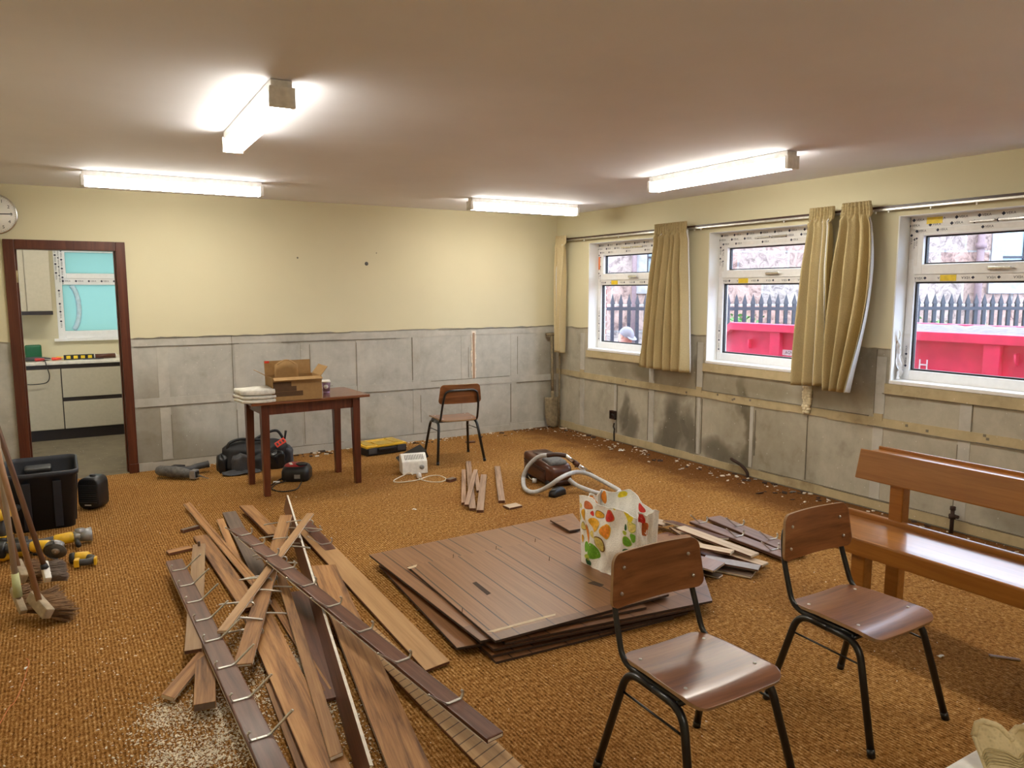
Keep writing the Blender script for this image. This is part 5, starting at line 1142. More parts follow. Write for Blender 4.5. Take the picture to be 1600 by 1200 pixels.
t = thing('work_torch', 'yellow and grey work torch lying apart on the carpet right of the tools', 'torch', (P(131, 870, 0.035)), rot=(math.radians(90), math.radians(0), math.radians(-10)))
mb = MB(); mb.tube([(-0.075, 0, 0.0), (-0.055, 0, 0), (-0.045, 0, 0)], [0.030, 0.034, 0.030], 16); mb.build('bezel', MAT['black'], t)
mb = MB(); mb.tube([(-0.046, 0, 0), (-0.03, 0, 0), (0.02, 0, 0.003), (0.035, 0, 0.006)], [0.030, 0.032, 0.032, 0.022], 16); mb.build('lamp_head', MAT['yellow'], t)
mb = MB(); mb.tube(smooth_path([(0.015, 0, 0.01), (0.05, 0, 0.04), (0.062, 0, 0.08), (0.03, 0, 0.105), (-0.01, 0, 0.10)], 5), 0.020, 10); mb.build('grip', MAT['dark_grey'], t)
mb = MB(); mb.box((-0.022, 0, 0.10), (0.028, 0.046, 0.05)); mb.box((0.075, 0, 0.095), (0.014, 0.044, 0.05)); mb.build('foot_plate', MAT['yellow'], t, bevel=0.005)
cable('tool_cable', 'black cable looped under the yellow tools', [P(28, 880, .006), P(45, 876, .006), P(58, 884, .006), P(70, 880, .006), P(66, 868, .006), P(52, 866, .006)], 0.005, MAT['wire'])

# ------------------------------------------------------------------ brooms leaning at the left
def broom(label, foot, top, hm, blockdir, bdir, bl, bw_, bh_, blen, bm, blockm, sleeve=None, spread=1.5):
    foot, top = Vector(foot), Vector(top)
    t = thing('broom', label, 'broom', foot, group='brooms leaning on the left wall'); d = (top-foot).normalized(); L = (top-foot).length
    B = Vector(blockdir).normalized(); D = Vector(bdir); D = (D-B*D.dot(B)).normalized(); S = D.cross(B); R = Matrix((B, S, D)).transposed()
    o = MB(); o.tube([(0, 0, 0), (0, 0, L)], 0.0135, 12); h = o.build('handle', hm, t); h.rotation_euler = basis(d).to_euler(); h.rotation_euler = (Vector((0, 0, 1)).rotation_difference(d)).to_euler()
    o = MB(); o.box((0, 0, 0), (bl, bw_, bh_)); b = o.build('block', blockm, t, bevel=0.008); b.rotation_euler = R.to_euler(); 
    rn = random.Random(len(label)); o = MB()
    for _ in range(420):
        x, y = rn.uniform(-.47, .47)*bl, rn.uniform(-.42, .42)*bw_; f = spread*rn.uniform(.85, 1.1); L2 = blen*rn.uniform(.82, 1.06); z0 = bh_/2-0.004
        o.tube([(x, y, z0), (x*(1+(f-1)*.25), y*(1+(f-1)*.45)+rn.uniform(-.003, .003), z0+L2*.5), (x*(1+(f-1)*.6)+rn.uniform(-.004, .004), y*f*1.1+rn.uniform(-.006, .006), z0+L2)], [0.0032, 0.0028, 0.0014], 3)
    bb = o.build('bristles', bm, t); bb.rotation_euler = R.to_euler()
    if sleeve: o = MB(); o.tube([d*0.02, d*sleeve[0]], [0.021, 0.0165], 12); o.build('sleeve', sleeve[1], t)
    return t
f1 = P(63, 945, 0.10); t1 = PY(-46, 560, f1.y+0.05)
broom('tan-handled broom with a fan of brown coir bristles, nearest of the leaning brooms', f1, t1, MAT['tan_handle'], (0.35, -0.75, -0.30), (0.9, 0.15, -0.45), 0.17, 0.055, 0.045, 0.115, MAT['coir'], MAT['block'], None, 1.8)
f2 = P(72, 893, 0.10); t2 = PY(-40, 560, f2.y+0.05)
broom('dark brown-handled broom with a white block and grey-brown bristles', f2, t2, MAT['brown_handle'], (0.10, -0.75, -0.45), (0.95, 0.05, -0.25), 0.13, 0.040, 0.035, 0.085, MAT['grey_bristle'], MAT['white'], (0.045, MAT['navy']), 1.15)
f3 = P(29, 938, 0.09); t3 = PY(-22, 560, f3.y+0.05)
broom('weathered-handled broom with a pale green sleeve and a pale block', f3, t3, MAT['grey_handle'], (0.25, -0.75, -0.55), (0.9, 0.1, -0.30), 0.16, 0.030, 0.035, 0.055, MAT['coir'], MAT['block'], (0.14, MAT['pale_green']), 1.3)
f4 = P(30, 892, 0.10); t4 = PY(-52, 560, f4.y+0.10)
broom('tan-handled broom with a dusty block, hindmost of the leaning brooms', f4, t4, MAT['tan_handle'], (0.2, -0.8, -0.3), (0.9, 0.2, -0.35), 0.16, 0.06, 0.045, 0.09, MAT['coir'], MAT['block'], None, 1.3)

# ------------------------------------------------------------------ tools along the back wall
t = thing('reciprocating_saw', 'dusty grey reciprocating saw lying on the carpet by the back wall', 'power tool', (0.85, 7.04, 0), math.radians(-40))
mb = MB(); mb.tube([(-0.20, 0, 0.07), (-0.17, 0, 0.07), (-0.04, 0, 0.065), (0.06, 0, 0.055), (0.13, 0, 0.05)], [0.03, 0.045, 0.050, 0.043, 0.032], 12); mb.build('body', MAT['dusty_grey'], t)
mb = MB(); mb.tube(smooth_path([(-0.06, 0.03, 0.065), (0.03, 0.13, 0.06), (0.05, 0.20, 0.065), (0.12, 0.28, 0.075)], 4), [0.030]*12+[0.034], 10); mb.build('grip', MAT['dark_grey'], t)
mb = MB(); mb.X = Matrix.Translation((-0.08, 0.12, 0.045)); vloft(mb, [(-0.045, 0.12, 0.08, 0.015), (0.045, 0.11, 0.075, 0.015)]); mb.build('battery', MAT['soft_black'], t)
mb = MB(); mb.box((0.15, 0, 0.05), (0.05, 0.075, 0.075)); mb.build('shoe', MAT['mid_grey'], t, bevel=0.006)
mb = MB(); mb.box((0.158, 0, 0.05), (0.05, 0.045, 0.05)); mb.build('shoe_slot', MAT['ink'], t)
mb = MB(); mb.add([(0.17, -0.001, 0.058), (0.17, -0.001, 0.036), (0.285, -0.001, 0.012), (0.285, -0.001, 0.018), (0.17, 0.001, 0.058), (0.17, 0.001, 0.036), (0.285, 0.001, 0.012), (0.285, 0.001, 0.018)], [(0,1,2,3),(7,6,5,4),(0,4,5,1),(1,5,6,2),(2,6,7,3),(3,7,4,0)]); mb.build('blade', MAT['mid_grey'], t)
t = thing('tool_bag', 'black nylon tool bag slumped against the back wall under the table', 'tool bag', (1.53, 7.16, 0), math.radians(2))
rn = random.Random(3)
def lump(mb, w, d, h, seed, c=(0, 0, 0), am=0.02, nu=40, nv=14):
    r_ = random.Random(seed); p1, p2, p3 = (r_.uniform(0, 6) for _ in range(3))
    def f(u, v):
        a = 2*PI*u; cx, sy = math.cos(a), math.sin(a); k = 1/max(abs(cx), abs(sy)); k = .55*k+.45; e = math.sin(PI*min(0.5+0.5*0, 1)) 
        pr = 1.0 if 0.12 < v < 0.75 else (0.86+0.14*v/0.12 if v <= .12 else math.sqrt(max(0, 1-((v-0.75)/0.25)**2)))
        w1 = am*(math.sin(5*a+p1+3*v)+0.7*math.sin(9*a+p2-5*v)+.5*math.sin(14*a+p3+7*v))
        return Vector((c[0]+(w/2*k+w1)*cx*pr, c[1]+(d/2*k+w1)*sy*pr, c[2]+h*v*(1+0.08*math.sin(2*a+p1))))
    mb.grid(f, nu, nv); mb.add([f(i/nu, 0) for i in range(nu)], [tuple(range(nu))])
mb = MB(); lump(mb, 0.56, 0.30, 0.25, 4, am=0.012); mb.build('bag_body', MAT['soft_black'], t)
for k, (x, y, z, w_, h_) in enumerate(((-0.17, -0.16, 0.0, 0.15, 0.17), (0.0, -0.17, 0.0, 0.14, 0.15), (0.15, -0.165, 0.0, 0.13, 0.17), (-0.30, -0.02, 0.0, 0.08, 0.16), (0.29, -0.02, 0.0, 0.09, 0.18))):
    mb = MB(); lump(mb, w_, 0.07 if abs(x) < .2 else 0.16, h_, 10+k, (x, y, z), 0.005, 24, 8); mb.build('pocket', [MAT['dark_grey'], MAT['soft_black'], plain('glossy_black_patch', (0.01, 0.01, 0.011), 0.2), MAT['black'], plain('slate_pocket', (0.05, 0.055, 0.07), .6)][k], t)
mb = MB(); mb.tube(smooth_path([(-0.26, -0.05, 0.18), (-0.24, -0.06, 0.26), (-0.14, -0.05, 0.285), (-0.02, -0.06, 0.27), (0.08, -0.04, 0.262)], 5), 0.014, 8); mb.tube(smooth_path([(0.02, 0.06, 0.25), (0.12, 0.05, 0.30), (0.22, 0.04, 0.315), (0.27, 0.02, 0.24)], 5), 0.013, 8); mb.build('strap', MAT['black'], t)
mb = MB(); mb.X = Matrix.Translation((0.195, -0.150, 0.235)) @ Matrix.Rotation(-0.5, 4, 'Y') @ Matrix.Rotation(-0.5, 4, 'X'); mb.box((0, 0, 0), (0.10, 0.012, 0.05)); mb.build('red_label', MAT['bright_red'], t, bevel=0.003)
mb = MB(); mb.X = Matrix.Translation((0.195, -0.150, 0.235)) @ Matrix.Rotation(-0.5, 4, 'Y') @ Matrix.Rotation(-0.5, 4, 'X')
for i in range(3): mb.box((-0.03+i*0.03, -0.0065, 0), (0.016, 0.002, 0.026))
mb.build('label_mark', MAT['dark_grey'], t)
mb = MB(); mb.grid(lambda u, v: (-0.34+0.33*u, -0.18-0.10*v*(0.6+0.4*math.sin(3*u)), 0.006+0.012*math.sin(5*u+2*v)**2+0.07*(1-v)**3*0.3), 14, 6, (0, 0, 0.004)); mb.build('open_flap', MAT['dark_grey'], t)
mb = MB(); mb.tube([(0.275, -0.02, 0.24), (0.285, -0.03, 0.32)], [0.008, 0.012], 8); mb.build('tool_grip', MAT['black'], t)
t = thing('tyre_inflator', 'small red and black compressor on the carpet between the table legs', 'compressor', (1.735, 6.50, 0), math.radians(-28))
mb = MB(); vloft(mb, [(0, 0.21, 0.19, 0.04), (0.015, 0.235, 0.215, 0.05), (0.085, 0.235, 0.215, 0.05), (0.125, 0.20, 0.18, 0.05)]); mb.build('body', MAT['black'], t)
mb = MB(); mb.X = Matrix.Translation((-0.01, 0.015, 0)); vloft(mb, [(0.105, 0.20, 0.175, 0.05), (0.128, 0.185, 0.155, 0.05), (0.138, 0.15, 0.12, 0.05)]); mb.build('red_top', MAT['red'], t)
mb = MB(); mb.lathe([(0.05, 0.13), (0.05, 0.143), (0.042, 0.146), (0.035, 0.141)], 22, (0.045, -0.01, 0)); mb.build('gauge', MAT['black'], t)
for (x, y) in ((-0.055, 0.01), (-0.04, -0.03)): mb = MB(); mb.lathe([(0.014, 0.136), (0.013, 0.144)], 14, (x, y, 0)); mb.build('button', MAT['white'], t)
mb = MB(); mb.bx(0.0, 0.05, -0.1085, -0.1065, 0.03, 0.065); mb.build('badge', MAT['mid_grey'], t)
TI = t.matrix_basis.inverted()
mb = MB(); mb.tube(smooth_path([TI @ P(*q) for q in ((447, 752, .02), (432, 756, .006), (425, 764, .006), (440, 768, .006), (462, 765, .006), (469, 757, .006), (471, 752, .02))], 6), 0.005, 6); mb.tube(smooth_path([TI @ P(*q) for q in ((446, 746, .02), (436, 750, .006), (424, 758, .006))], 6), 0.005, 6); mb.build('air_hose', MAT['wire'], t)
mb = MB(); mb.box(TI @ P(432, 753, .008), (0.055, 0.022, 0.012)); mb.build('plug', MAT['white'], t, bevel=0.003)
t = thing('organiser_case', 'yellow and black tool organiser case lying flat by the back wall', 'case', (2.775, 7.215, 0), math.radians(6))
mb = MB(); mb.bx(-0.225, 0.225, -0.16, 0.16, 0, 0.075); mb.build('tray', MAT['black'], t, bevel=0.012)
mb = MB(); mb.bx(-0.225, 0.225, -0.16, 0.16, 0.075, 0.098); mb.build('lid', MAT['yellow'], t, bevel=0.008)
mb = MB(); mb.bx(-0.09, 0.09, -0.155, 0.02, 0.096, 0.104); mb.bx(-0.20, -0.11, -0.13, 0.12, 0.096, 0.103); mb.bx(0.11, 0.20, -0.13, 0.12, 0.096, 0.103); mb.build('lid_panel', plain('smoked_lid_panel', (0.55, 0.36, 0.03), 0.25), t, bevel=0.003)
for x in (-0.16, 0.16): mb = MB(); mb.bx(x-0.045, x+0.045, -0.172, -0.158, 0.02, 0.08); mb.build('latch', MAT['dark_grey'], t, bevel=0.004)
mb = MB(); mb.bx(-0.10, 0.10, -0.19, -0.158, 0.045, 0.07); mb.build('handle', MAT['black'], t, bevel=0.006)
# dust pan, white heater
t = thing('plastic_tray', 'black plastic tray tipped up behind the white heater', 'tray', (2.79, 6.44, 0), math.radians(-8))
A_ = Matrix.Translation((0, 0, 0.115)) @ Matrix.Rotation(math.radians(-24), 4, 'Y') @ Matrix.Rotation(math.radians(12), 4, 'X')
mb = MB(); mb.X = A_; mb.box((0, 0, 0), (0.25, 0.16, 0.006)); mb.box((0.02, -0.078, -0.035), (0.20, 0.005, 0.068)); mb.box((0.122, 0, -0.03), (0.005, 0.16, 0.06)); mb.build('tray_body', MAT['black'], t)
mb = MB(); mb.X = A_; mb.tube([(-0.125, -0.08, -0.006), (-0.125, 0.08, -0.006)], 0.012, 8); mb.build('rolled_lip', MAT['black'], t)
mb = MB(); mb.box((0.06, 0.02, 0.045), (0.012, 0.10, 0.09)); mb.build('prop', MAT['black'], t)
t = thing('convector_heater', 'small white heater with a cream cable, in front of the back chair', 'heater', (2.70, 6.19, 0), math.radians(-12))
hw = 0.115
pf = [(-0.075, 0.004), (0.075, 0.004), (0.085, 0.16), (0.03, 0.175), (-0.055, 0.115)]
mb = MB(); mb.add([(s*hw, y, z) for s in (-1, 1) for y, z in pf], [(4, 3, 2, 1, 0), (5, 6, 7, 8, 9)] + [(i, (i+1) % 5, 5+(i+1) % 5, 5+i) for i in range(5)]); mb.build('housing', MAT['white'], t, bevel=0.008)
n_ = Vector((0, -0.060, 0.085)).normalized(); dirv = Vector((0, 0.085, 0.06)).normalized()
for k in range(12):
    mb = MB(); x = -0.08+k*0.0146; c = Vector((x, -0.012, 0.1455))+n_*0.001; mb.box(c, (0.005, 0.06, 0.002), basis((1, 0, 0), n_)); mb.build('vent_slot', MAT['ink'], t)
mb = MB(); R_ = Matrix.Rotation(PI/2, 3, 'X'); mb.lathe([(0.022, 0), (0.020, 0.012)], 16, (0.062, -0.066, 0.062), R_); mb.bx(0.059, 0.065, -0.084, -0.074, 0.045, 0.079); mb.build('thermostat_knob', MAT['mid_grey'], t)
HI = t.matrix_basis.inverted()
mb = MB(); mb.tube(smooth_path([HI @ P(*q) for q in ((645, 742, .02), (640, 739, .03), (632, 742, .012), (615, 751, .006), (625, 753.5, .006), (652, 750, .006), (670, 744, .006), (685, 743, .006), (697, 748, .006), (690, 752.5, .006), (675, 753, .006), (660, 750, .006), (652, 746, .010))], 7), 0.0042, 7); mb.build('flex', MAT['cream_cable'], t)
mb = MB(); mb.X = Matrix.Translation(HI @ P(654.5, 742.5, .022)) @ Matrix.Rotation(0.3, 4, 'Z'); vloft(mb, [(-0.02, 0.04, 0.045, 0.012), (0.012, 0.036, 0.04, 0.012), (0.022, 0.02, 0.025, 0.01)]); mb.build('plug', MAT['white'], t)

# ------------------------------------------------------------------ kitchen contents
t = thing('base_unit', 'beige kitchen base unit with a door and two wide drawers, seen through the doorway', 'kitchen unit', (0, 9.60, 0))
mb = MB(); mb.bx(-0.80, 1.45, 0.0, 0.56, 0.12, 0.83); mb.build('carcass', MAT['unit_beige'], t)
mb = MB(); mb.bx(-0.80, 1.45, 0.03, 0.06, 0, 0.115); mb.build('plinth', MAT['unit_trim'], t)
mb = MB(); mb.bx(-0.80, 1.45, -0.012, 0.03, 0.79, 0.832); mb.build('top_grip_rail', MAT['unit_trim'], t)
mb = MB(); mb.bx(-0.50, 0.033, -0.018, 0.0, 0.125, 0.785); mb.build('door', MAT['unit_beige'], t, bevel=0.003)
for (a, b) in ((0.125, 0.425), (0.470, 0.785)): mb = MB(); mb.bx(0.043, 0.98, -0.018, 0.0, a, b); mb.build('drawer', MAT['unit_beige'], t, bevel=0.003)
mb = MB(); mb.bx(0.043, 0.98, -0.006, 0.01, 0.425, 0.470); mb.bx(0.033, 0.043, -0.006, 0.01, 0.12, 0.79); mb.build('grip_recess', MAT['unit_trim'], t)
t = thing('worktop', 'pale worktop over the kitchen base unit, littered with tools', 'worktop', (0, 9.60, 0))
mb = MB(); mb.bx(-0.80, 1.45, -0.03, 0.555, 0.833, 0.870); mb.build('worktop_slab', MAT['worktop'], t, bevel=0.008)
t = thing('wall_cupboard', 'beige wall cupboard hanging beside the frosted kitchen window', 'wall cupboard', (-0.23, 9.86, 1.38))
mb = MB(); mb.bx(-0.50, 0.235, 0.0, 0.295, 0.0, 0.80); mb.build('carcass', MAT['unit_beige'], t)
mb = MB(); mb.bx(0.0, 0.232, -0.018, 0.0, 0.03, 0.80); mb.bx(-0.48, -0.008, -0.018, 0, 0.03, 0.80); mb.build('door', MAT['unit_beige'], t, bevel=0.003)
mb = MB(); mb.bx(-0.50, 0.237, -0.022, 0.0, -0.012, 0.028); mb.build('grip_rail', MAT['unit_trim'], t)
WT = 0.871
def KP(px, py, y=9.75):
    q = PY(px, py, y); return q
q = KP(52, 546); mb = MB(); mb.bx(-0.085, 0.075, -0.03, 0.03, 0, 0.165); tag(mb.build('tool_box', MAT['green'], loc=(q.x, 9.95, WT), bevel=0.02), 'dark green plastic box at the back of the kitchen worktop', 'box')
t = thing('spirit_level', 'short black spirit level with yellow windows on the kitchen worktop', 'spirit level', (0.225, 9.73, WT), math.radians(3))
mb = MB(); mb.bx(-0.15, 0.15, -0.012, 0.012, 0, 0.055); mb.build('body', MAT['black'], t, bevel=0.004)
for x in (-0.105, -0.035, 0.035, 0.105): mb = MB(); mb.bx(x-0.020, x+0.020, -0.0135, 0.0135, 0.012, 0.044); mb.build('window', MAT['sticker'], t)
t = thing('sealant_cartridge', 'brown sealant cartridge with a white tip lying on the kitchen worktop', 'cartridge', (0.48, 9.72, WT+0.028), math.radians(8))
mb = MB(); mb.tube([(-0.105, 0, 0), (0.105, 0, 0)], 0.026, 16); mb.build('tube', MAT['vac_brown'], t)
mb = MB(); mb.tube([(-0.108, 0, 0), (-0.104, 0, 0)], 0.028, 16); mb.tube([(0.104, 0, 0), (0.112, 0, 0), (0.113, 0, 0), (0.17, 0, 0)], [0.028, 0.028, 0.009, 0.004], 14); mb.build('nozzle', MAT['white'], t)
mb = MB(); mb.grid(lambda u, v: (-0.10+0.20*u, 0.0263*math.cos(0.7+0.8*v), 0.0263*math.sin(.7+.8*v)), 2, 5, (0, 0.0004, 0.0004)); mb.build('label_stripe', MAT['white'], t)
for k, (x, y, a, c_, lab) in enumerate(((0.06, 9.72, 0.1, 'bright_red', 'red-handled screwdriver on the kitchen worktop beside the spirit level'), (-0.10, 9.70, 0.3, 'red', 'dark red-handled pliers-like tool at the left of the kitchen worktop'), (0.10, 9.80, -0.05, 'yellow', 'yellow-handled screwdriver behind the spirit level on the kitchen worktop'))):
    t = thing('screwdriver', lab, 'screwdriver', (x, y, WT+0.018), a, 'hand tools on the kitchen worktop')
    mb = MB(); mb.tube([(-0.10, 0, 0), (-0.09, 0, 0), (-0.05, 0, 0), (-0.01, 0, 0)], [0.012, 0.018, 0.015, 0.012], 10); mb.build('handle', MAT[c_], t)
    mb = MB(); mb.tube([(-0.01, 0, 0), (0.10, 0, -0.012)], 0.004, 6); mb.build('blade', MAT['zinc'], t)
for k, (x, y, dx, dz, lab) in enumerate(((-0.17, 9.72, 0.12, 0.04, 'black power tool lying at the left end of the kitchen worktop'), (0.36, 9.66, 0.10, 0.012, 'small black tool under the sealant cartridge'))):
    mb = MB(); mb.tube([(-dx, 0, dz*0.6), (-dx*0.3, 0, dz*.6), (dx*.5, 0, dz*.5), (dx, 0.02, dz*.4)], [dz*.5, dz*.6, dz*.55, dz*.3], 10); tag(mb.build('hand_tool', MAT['dark_grey'], loc=(x, y, WT)), lab, 'tool')
cable('charger_cable', 'dark cable hanging in a loop over the front of the worktop', [(-0.12, 9.60, WT+0.006), (-0.10, 9.56, WT+0.004), (-0.09, 9.545, 0.82), (-0.07, 9.545, 0.72), (-0.10, 9.55, 0.65), (-0.2, 9.55, 0.635), (-0.3, 9.55, 0.64)], 0.005, MAT['wire'])
tl = thing('fluorescent_light', 'fluorescent light added on the kitchen ceiling to brighten the kitchen, unseen above the doorway', 'ceiling light', (0.3, 8.7, CZ-0.02))  # added lamp, out of view, so the kitchen gets enough light
mb = MB(); mb.bx(-0.6, 0.6, -0.044, 0.044, -0.042, 0.0); mb.build('tray', MAT['white'], tl); mb = MB(); mb.bx(-0.59, 0.59, -0.048, 0.048, -0.10, -0.043); lamp_faces(mb.build('diffuser', [MAT['lamp'], MAT['lamp_side']], tl))

# ------------------------------------------------------------------ fittings left on the window wall
t = thing('socket_box', 'dark empty socket box on the sooty plaster with a cable stub hanging below', 'socket', (RX-0.008, 6.39, 0.288))
mb = MB(); fr = [( -0.045, 0.045, -0.045, 0.045)]
mb.bx(-0.028, 0.006, -0.045, -0.038, -0.045, 0.045); mb.bx(-0.028, 0.006, 0.038, 0.045, -0.045, 0.045); mb.bx(-0.028, 0.006, -0.045, 0.045, -0.045, -0.038); mb.bx(-0.028, 0.006, -0.045, 0.045, 0.038, 0.045); mb.bx(-0.004, 0.006, -0.045, 0.045, -0.045, 0.045); mb.build('back_box', MAT['rusty'], t)
mb = MB(); mb.tube(smooth_path([(-0.01, 0, 0), (-0.035, -0.01, 0.01), (-0.03, -0.04, 0.0), (-0.02, -0.05, -0.03)], 4), 0.007, 6); mb.build('wires', MAT['wire'], t)
cable('cable_stub', 'black cable stub rising from the floor below the socket box', [(RX-0.015, 6.37, 0.0), (RX-0.018, 6.372, 0.08), (RX-0.02, 6.365, 0.12), (RX-0.03, 6.35, 0.14), (RX-0.02, 6.38, 0.16), (RX-0.018, 6.37, 0.20)], 0.008, MAT['wire'])
cable('cable_stub', 'black pipe stub bent over at the foot of the wall below the middle window', [(RX-0.03, 4.50, 0.0), (RX-0.03, 4.51, 0.05), (RX-0.035, 4.58, 0.10), (RX-0.04, 4.66, 0.125), (RX-0.03, 4.69, 0.13)], 0.014, MAT['rusty'])
t = thing('pipe_stub', 'rusty capped pipe stub with a valve at the wall behind the bench', 'pipe', (RX-0.05, 2.715, 0))
mb = MB(); mb.tube([(0, 0, 0), (0, 0, 0.16)], 0.013, 10); mb.build('pipe', MAT['rusty'], t)
mb = MB(); mb.tube([(0, 0, 0.10), (0, 0, 0.13)], 0.022, 8); mb.tube([(0, -0.04, 0.12), (0, 0.02, 0.12)], 0.012, 8); mb.tube([(0, 0, 0.16), (0, 0, 0.185)], 0.018, 6); mb.build('valve', MAT['rusty'], t)
mb = MB(); rn = random.Random(8); zz = 0.66
while zz < 0.90:
    for yy in (-0.022, 0.0, 0.02): mb.lathe([(0.002, -0.02), (0.016, -0.012), (0.022, 0), (0.016, 0.012), (0.002, 0.02)], 8, (rn.uniform(-.006, .0), yy+rn.uniform(-.008, .008), zz), Matrix.Rotation(rn.uniform(0, 3), 3, 'X'))
    zz += 0.022
tag(mb.build('foam_strip', MAT['foam'], loc=(RX-0.008, 3.94, 0)), 'lumpy strip of cream expanding foam below the middle curtain', 'foam')
# shovel in the corner
t = thing('shovel', 'dusty shovel standing upside down in the corner, its crossbar handle up', 'shovel', (5.055, 7.43, 0), math.radians(-8))
mb = MB(); mb.tube([(0.0, 0.03, 1.10), (0, 0.0, 0.30)], 0.017, 10); mb.build('shaft', MAT['mud'], t)
mb = MB(); mb.tube([(-0.075, 0.03, 1.11), (0.06, 0.03, 1.11)], 0.019, 10); mb.build('crossbar', MAT['mud'], t)
mb = MB(); mb.grid(lambda u, v: ((u-0.5)*(0.20-0.05*max(0, 0.3-v)/0.3), -0.03+0.035*(2*u-1)**2-0.03*(1-v)+0.01, 0.005+0.36*v+0.03*(2*u-1)**2*(1-v)), 10, 10, (0, 0.003, 0)); mb.tube([(0, -0.012, 0.24), (0, -0.004, 0.34), (0, 0.0, 0.44)], [0.012, 0.022, 0.020], 10); mb.build('blade', MAT['mud'], t)
t = thing('broomstick', 'thin weathered stick standing in the corner behind the shovel', 'stick', (5.10, 7.36, 0))
mb = MB(); mb.tube([(0, 0, 0), (0.03, 0.04, 1.02)], 0.011, 8); mb.build('stick', MAT['mud'], t)

# ------------------------------------------------------------------ folded curtain on the white table at the very front
t = thing('trestle_table', 'corner of a white table at the bottom right of the view', 'table', (1.47, 0.15, 0))
mb = MB(); mb.bx(-0.05, 1.50, -0.60, 0.60, 0.672, 0.70); mb.build('tabletop', MAT['white'], t, bevel=0.005)
for (x, y) in ((0.0, -0.55), (0.0, 0.5), (1.45, -0.55), (1.45, 0.5)): mb = MB(); mb.tube([(x, y, 0), (x, y, 0.672)], 0.016, 10); mb.build('leg', MAT['dark_metal'], t)
t = thing('folded_curtain', 'pleated beige curtain heading folded over the corner of the white table', 'curtain', P(1529, 1199, 0.70), math.radians(-31))
def fc(u, v, off=0.0):
    x = 0.62*u; top = 0.088-0.034*math.exp(-((u-0.115)/0.035)**2)-0.030*math.exp(-(u/0.012)**2)+0.010*math.sin(22*u)*(u > .18)
    pl = 0.010*math.sin(60*u)+0.006*math.sin(95*u+1)
    return Vector((x - 0.010*v*(1-u), 0.0+pl*(0.3+0.7*v)-0.035*(1-v)+off, 0.004+top*v))
mb = MB(); mb.grid(fc, 110, 16, (0, 0.006, 0)); mb.build('fabric', MAT['curtain_pale'], t)
mb = MB(); mb.tube([fc(i/70, 1.0)+Vector((0, 0.002, 0.0)) for i in range(71)], 0.006, 8); mb.tube([fc(0.0, 1-i/12)+Vector((0, 0.002, 0)) for i in range(13)], 0.004, 6); mb.build('rolled_edge', MAT['curtain_pale'], t)
mb = MB()
for v in (0.50, 0.43, 0.36, 0.30, 0.24): mb.tube([fc(i/70, v)+Vector((0, -0.0015, 0)) for i in range(71)], 0.0022, 5)
mb.build('heading_tape', MAT['curtain'], t)
mb = MB(); mb.grid(lambda u, v: fc(u, 1.0)+Vector((0.03*v, 0.01+0.14*v, 0.012*math.sin(3*v+9*u)-0.02*v)) if False else fc(0.13+0.87*u, 1.0)+Vector((0.03*v, 0.008+0.14*v*min(1, 6*u), 0.010*math.sin(3*v+9*u)*min(1, 6*u)-0.02*v)), 40, 8, (0, 0, -0.004)); mb.build('folded_back_layer', MAT['curtain_pale'], t)
mb = MB(); mb.grid(lambda u, v: (0.05+0.6*u, -0.30*v-0.04, 0.012+0.02*math.sin(20*u+3*v)**2+0.02*v*(1-v)), 30, 14, (0, 0, 0.004)); mb.build('folded_layer', MAT['curtain_pale'], t)

# ------------------------------------------------------------------ debris
def flakes(name, label, mat, n, gen, s0, s1, seed, flat=0.3, cat='debris', lift=0.001):
    rn = random.Random(seed); mb = MB()
    for _ in range(n):
        x, y = gen(rn); s = s0+(s1-s0)*rn.random()**2.5; a = rn.uniform(0, PI); R = Matrix.Rotation(a, 3, 'Z') @ Matrix.Rotation(rn.uniform(-.4, .4), 3, 'X')
        mb.box((x, y, lift+s*flat*0.5), (s*rn.uniform(.6, 1.6), s*rn.uniform(.5, 1), s*flat), R)
    o = mb.build(name, mat); tag(o, label, cat); o['kind'] = 'stuff'; return o
def along_wall(rn):
    if rn.random() < 0.65: return RX-0.02-abs(rn.gauss(0, 0.16)), rn.uniform(0.2, 7.4)
    return rn.uniform(0.7, 5.1), BY-0.03-abs(rn.gauss(0, 0.10))
flakes('plaster_debris', 'pale plaster crumbs strewn along the foot of the stripped walls', MAT['chip'], 520, along_wall, 0.004, 0.028, 1)
flakes('wood_debris', 'dark splinters and dirt along the foot of the window wall', MAT['rusty'], 220, along_wall, 0.005, 0.055, 2, 0.15)
flakes('carpet_crumbs', 'small pale crumbs scattered all over the carpet', MAT['dust'], 900, lambda rn: (rn.uniform(-0.5, 5.0), rn.uniform(1.2, 7.3)), 0.0015, 0.006, 3, 0.4)
def left_floor(rn):
    return rn.gauss(0.05, 0.25), rn.gauss(3.4, 0.6)
flakes('left_crumbs', 'white crumbs on the carpet in front of the brooms', MAT['dust'], 500, left_floor, 0.0015, 0.007, 5, 0.4)
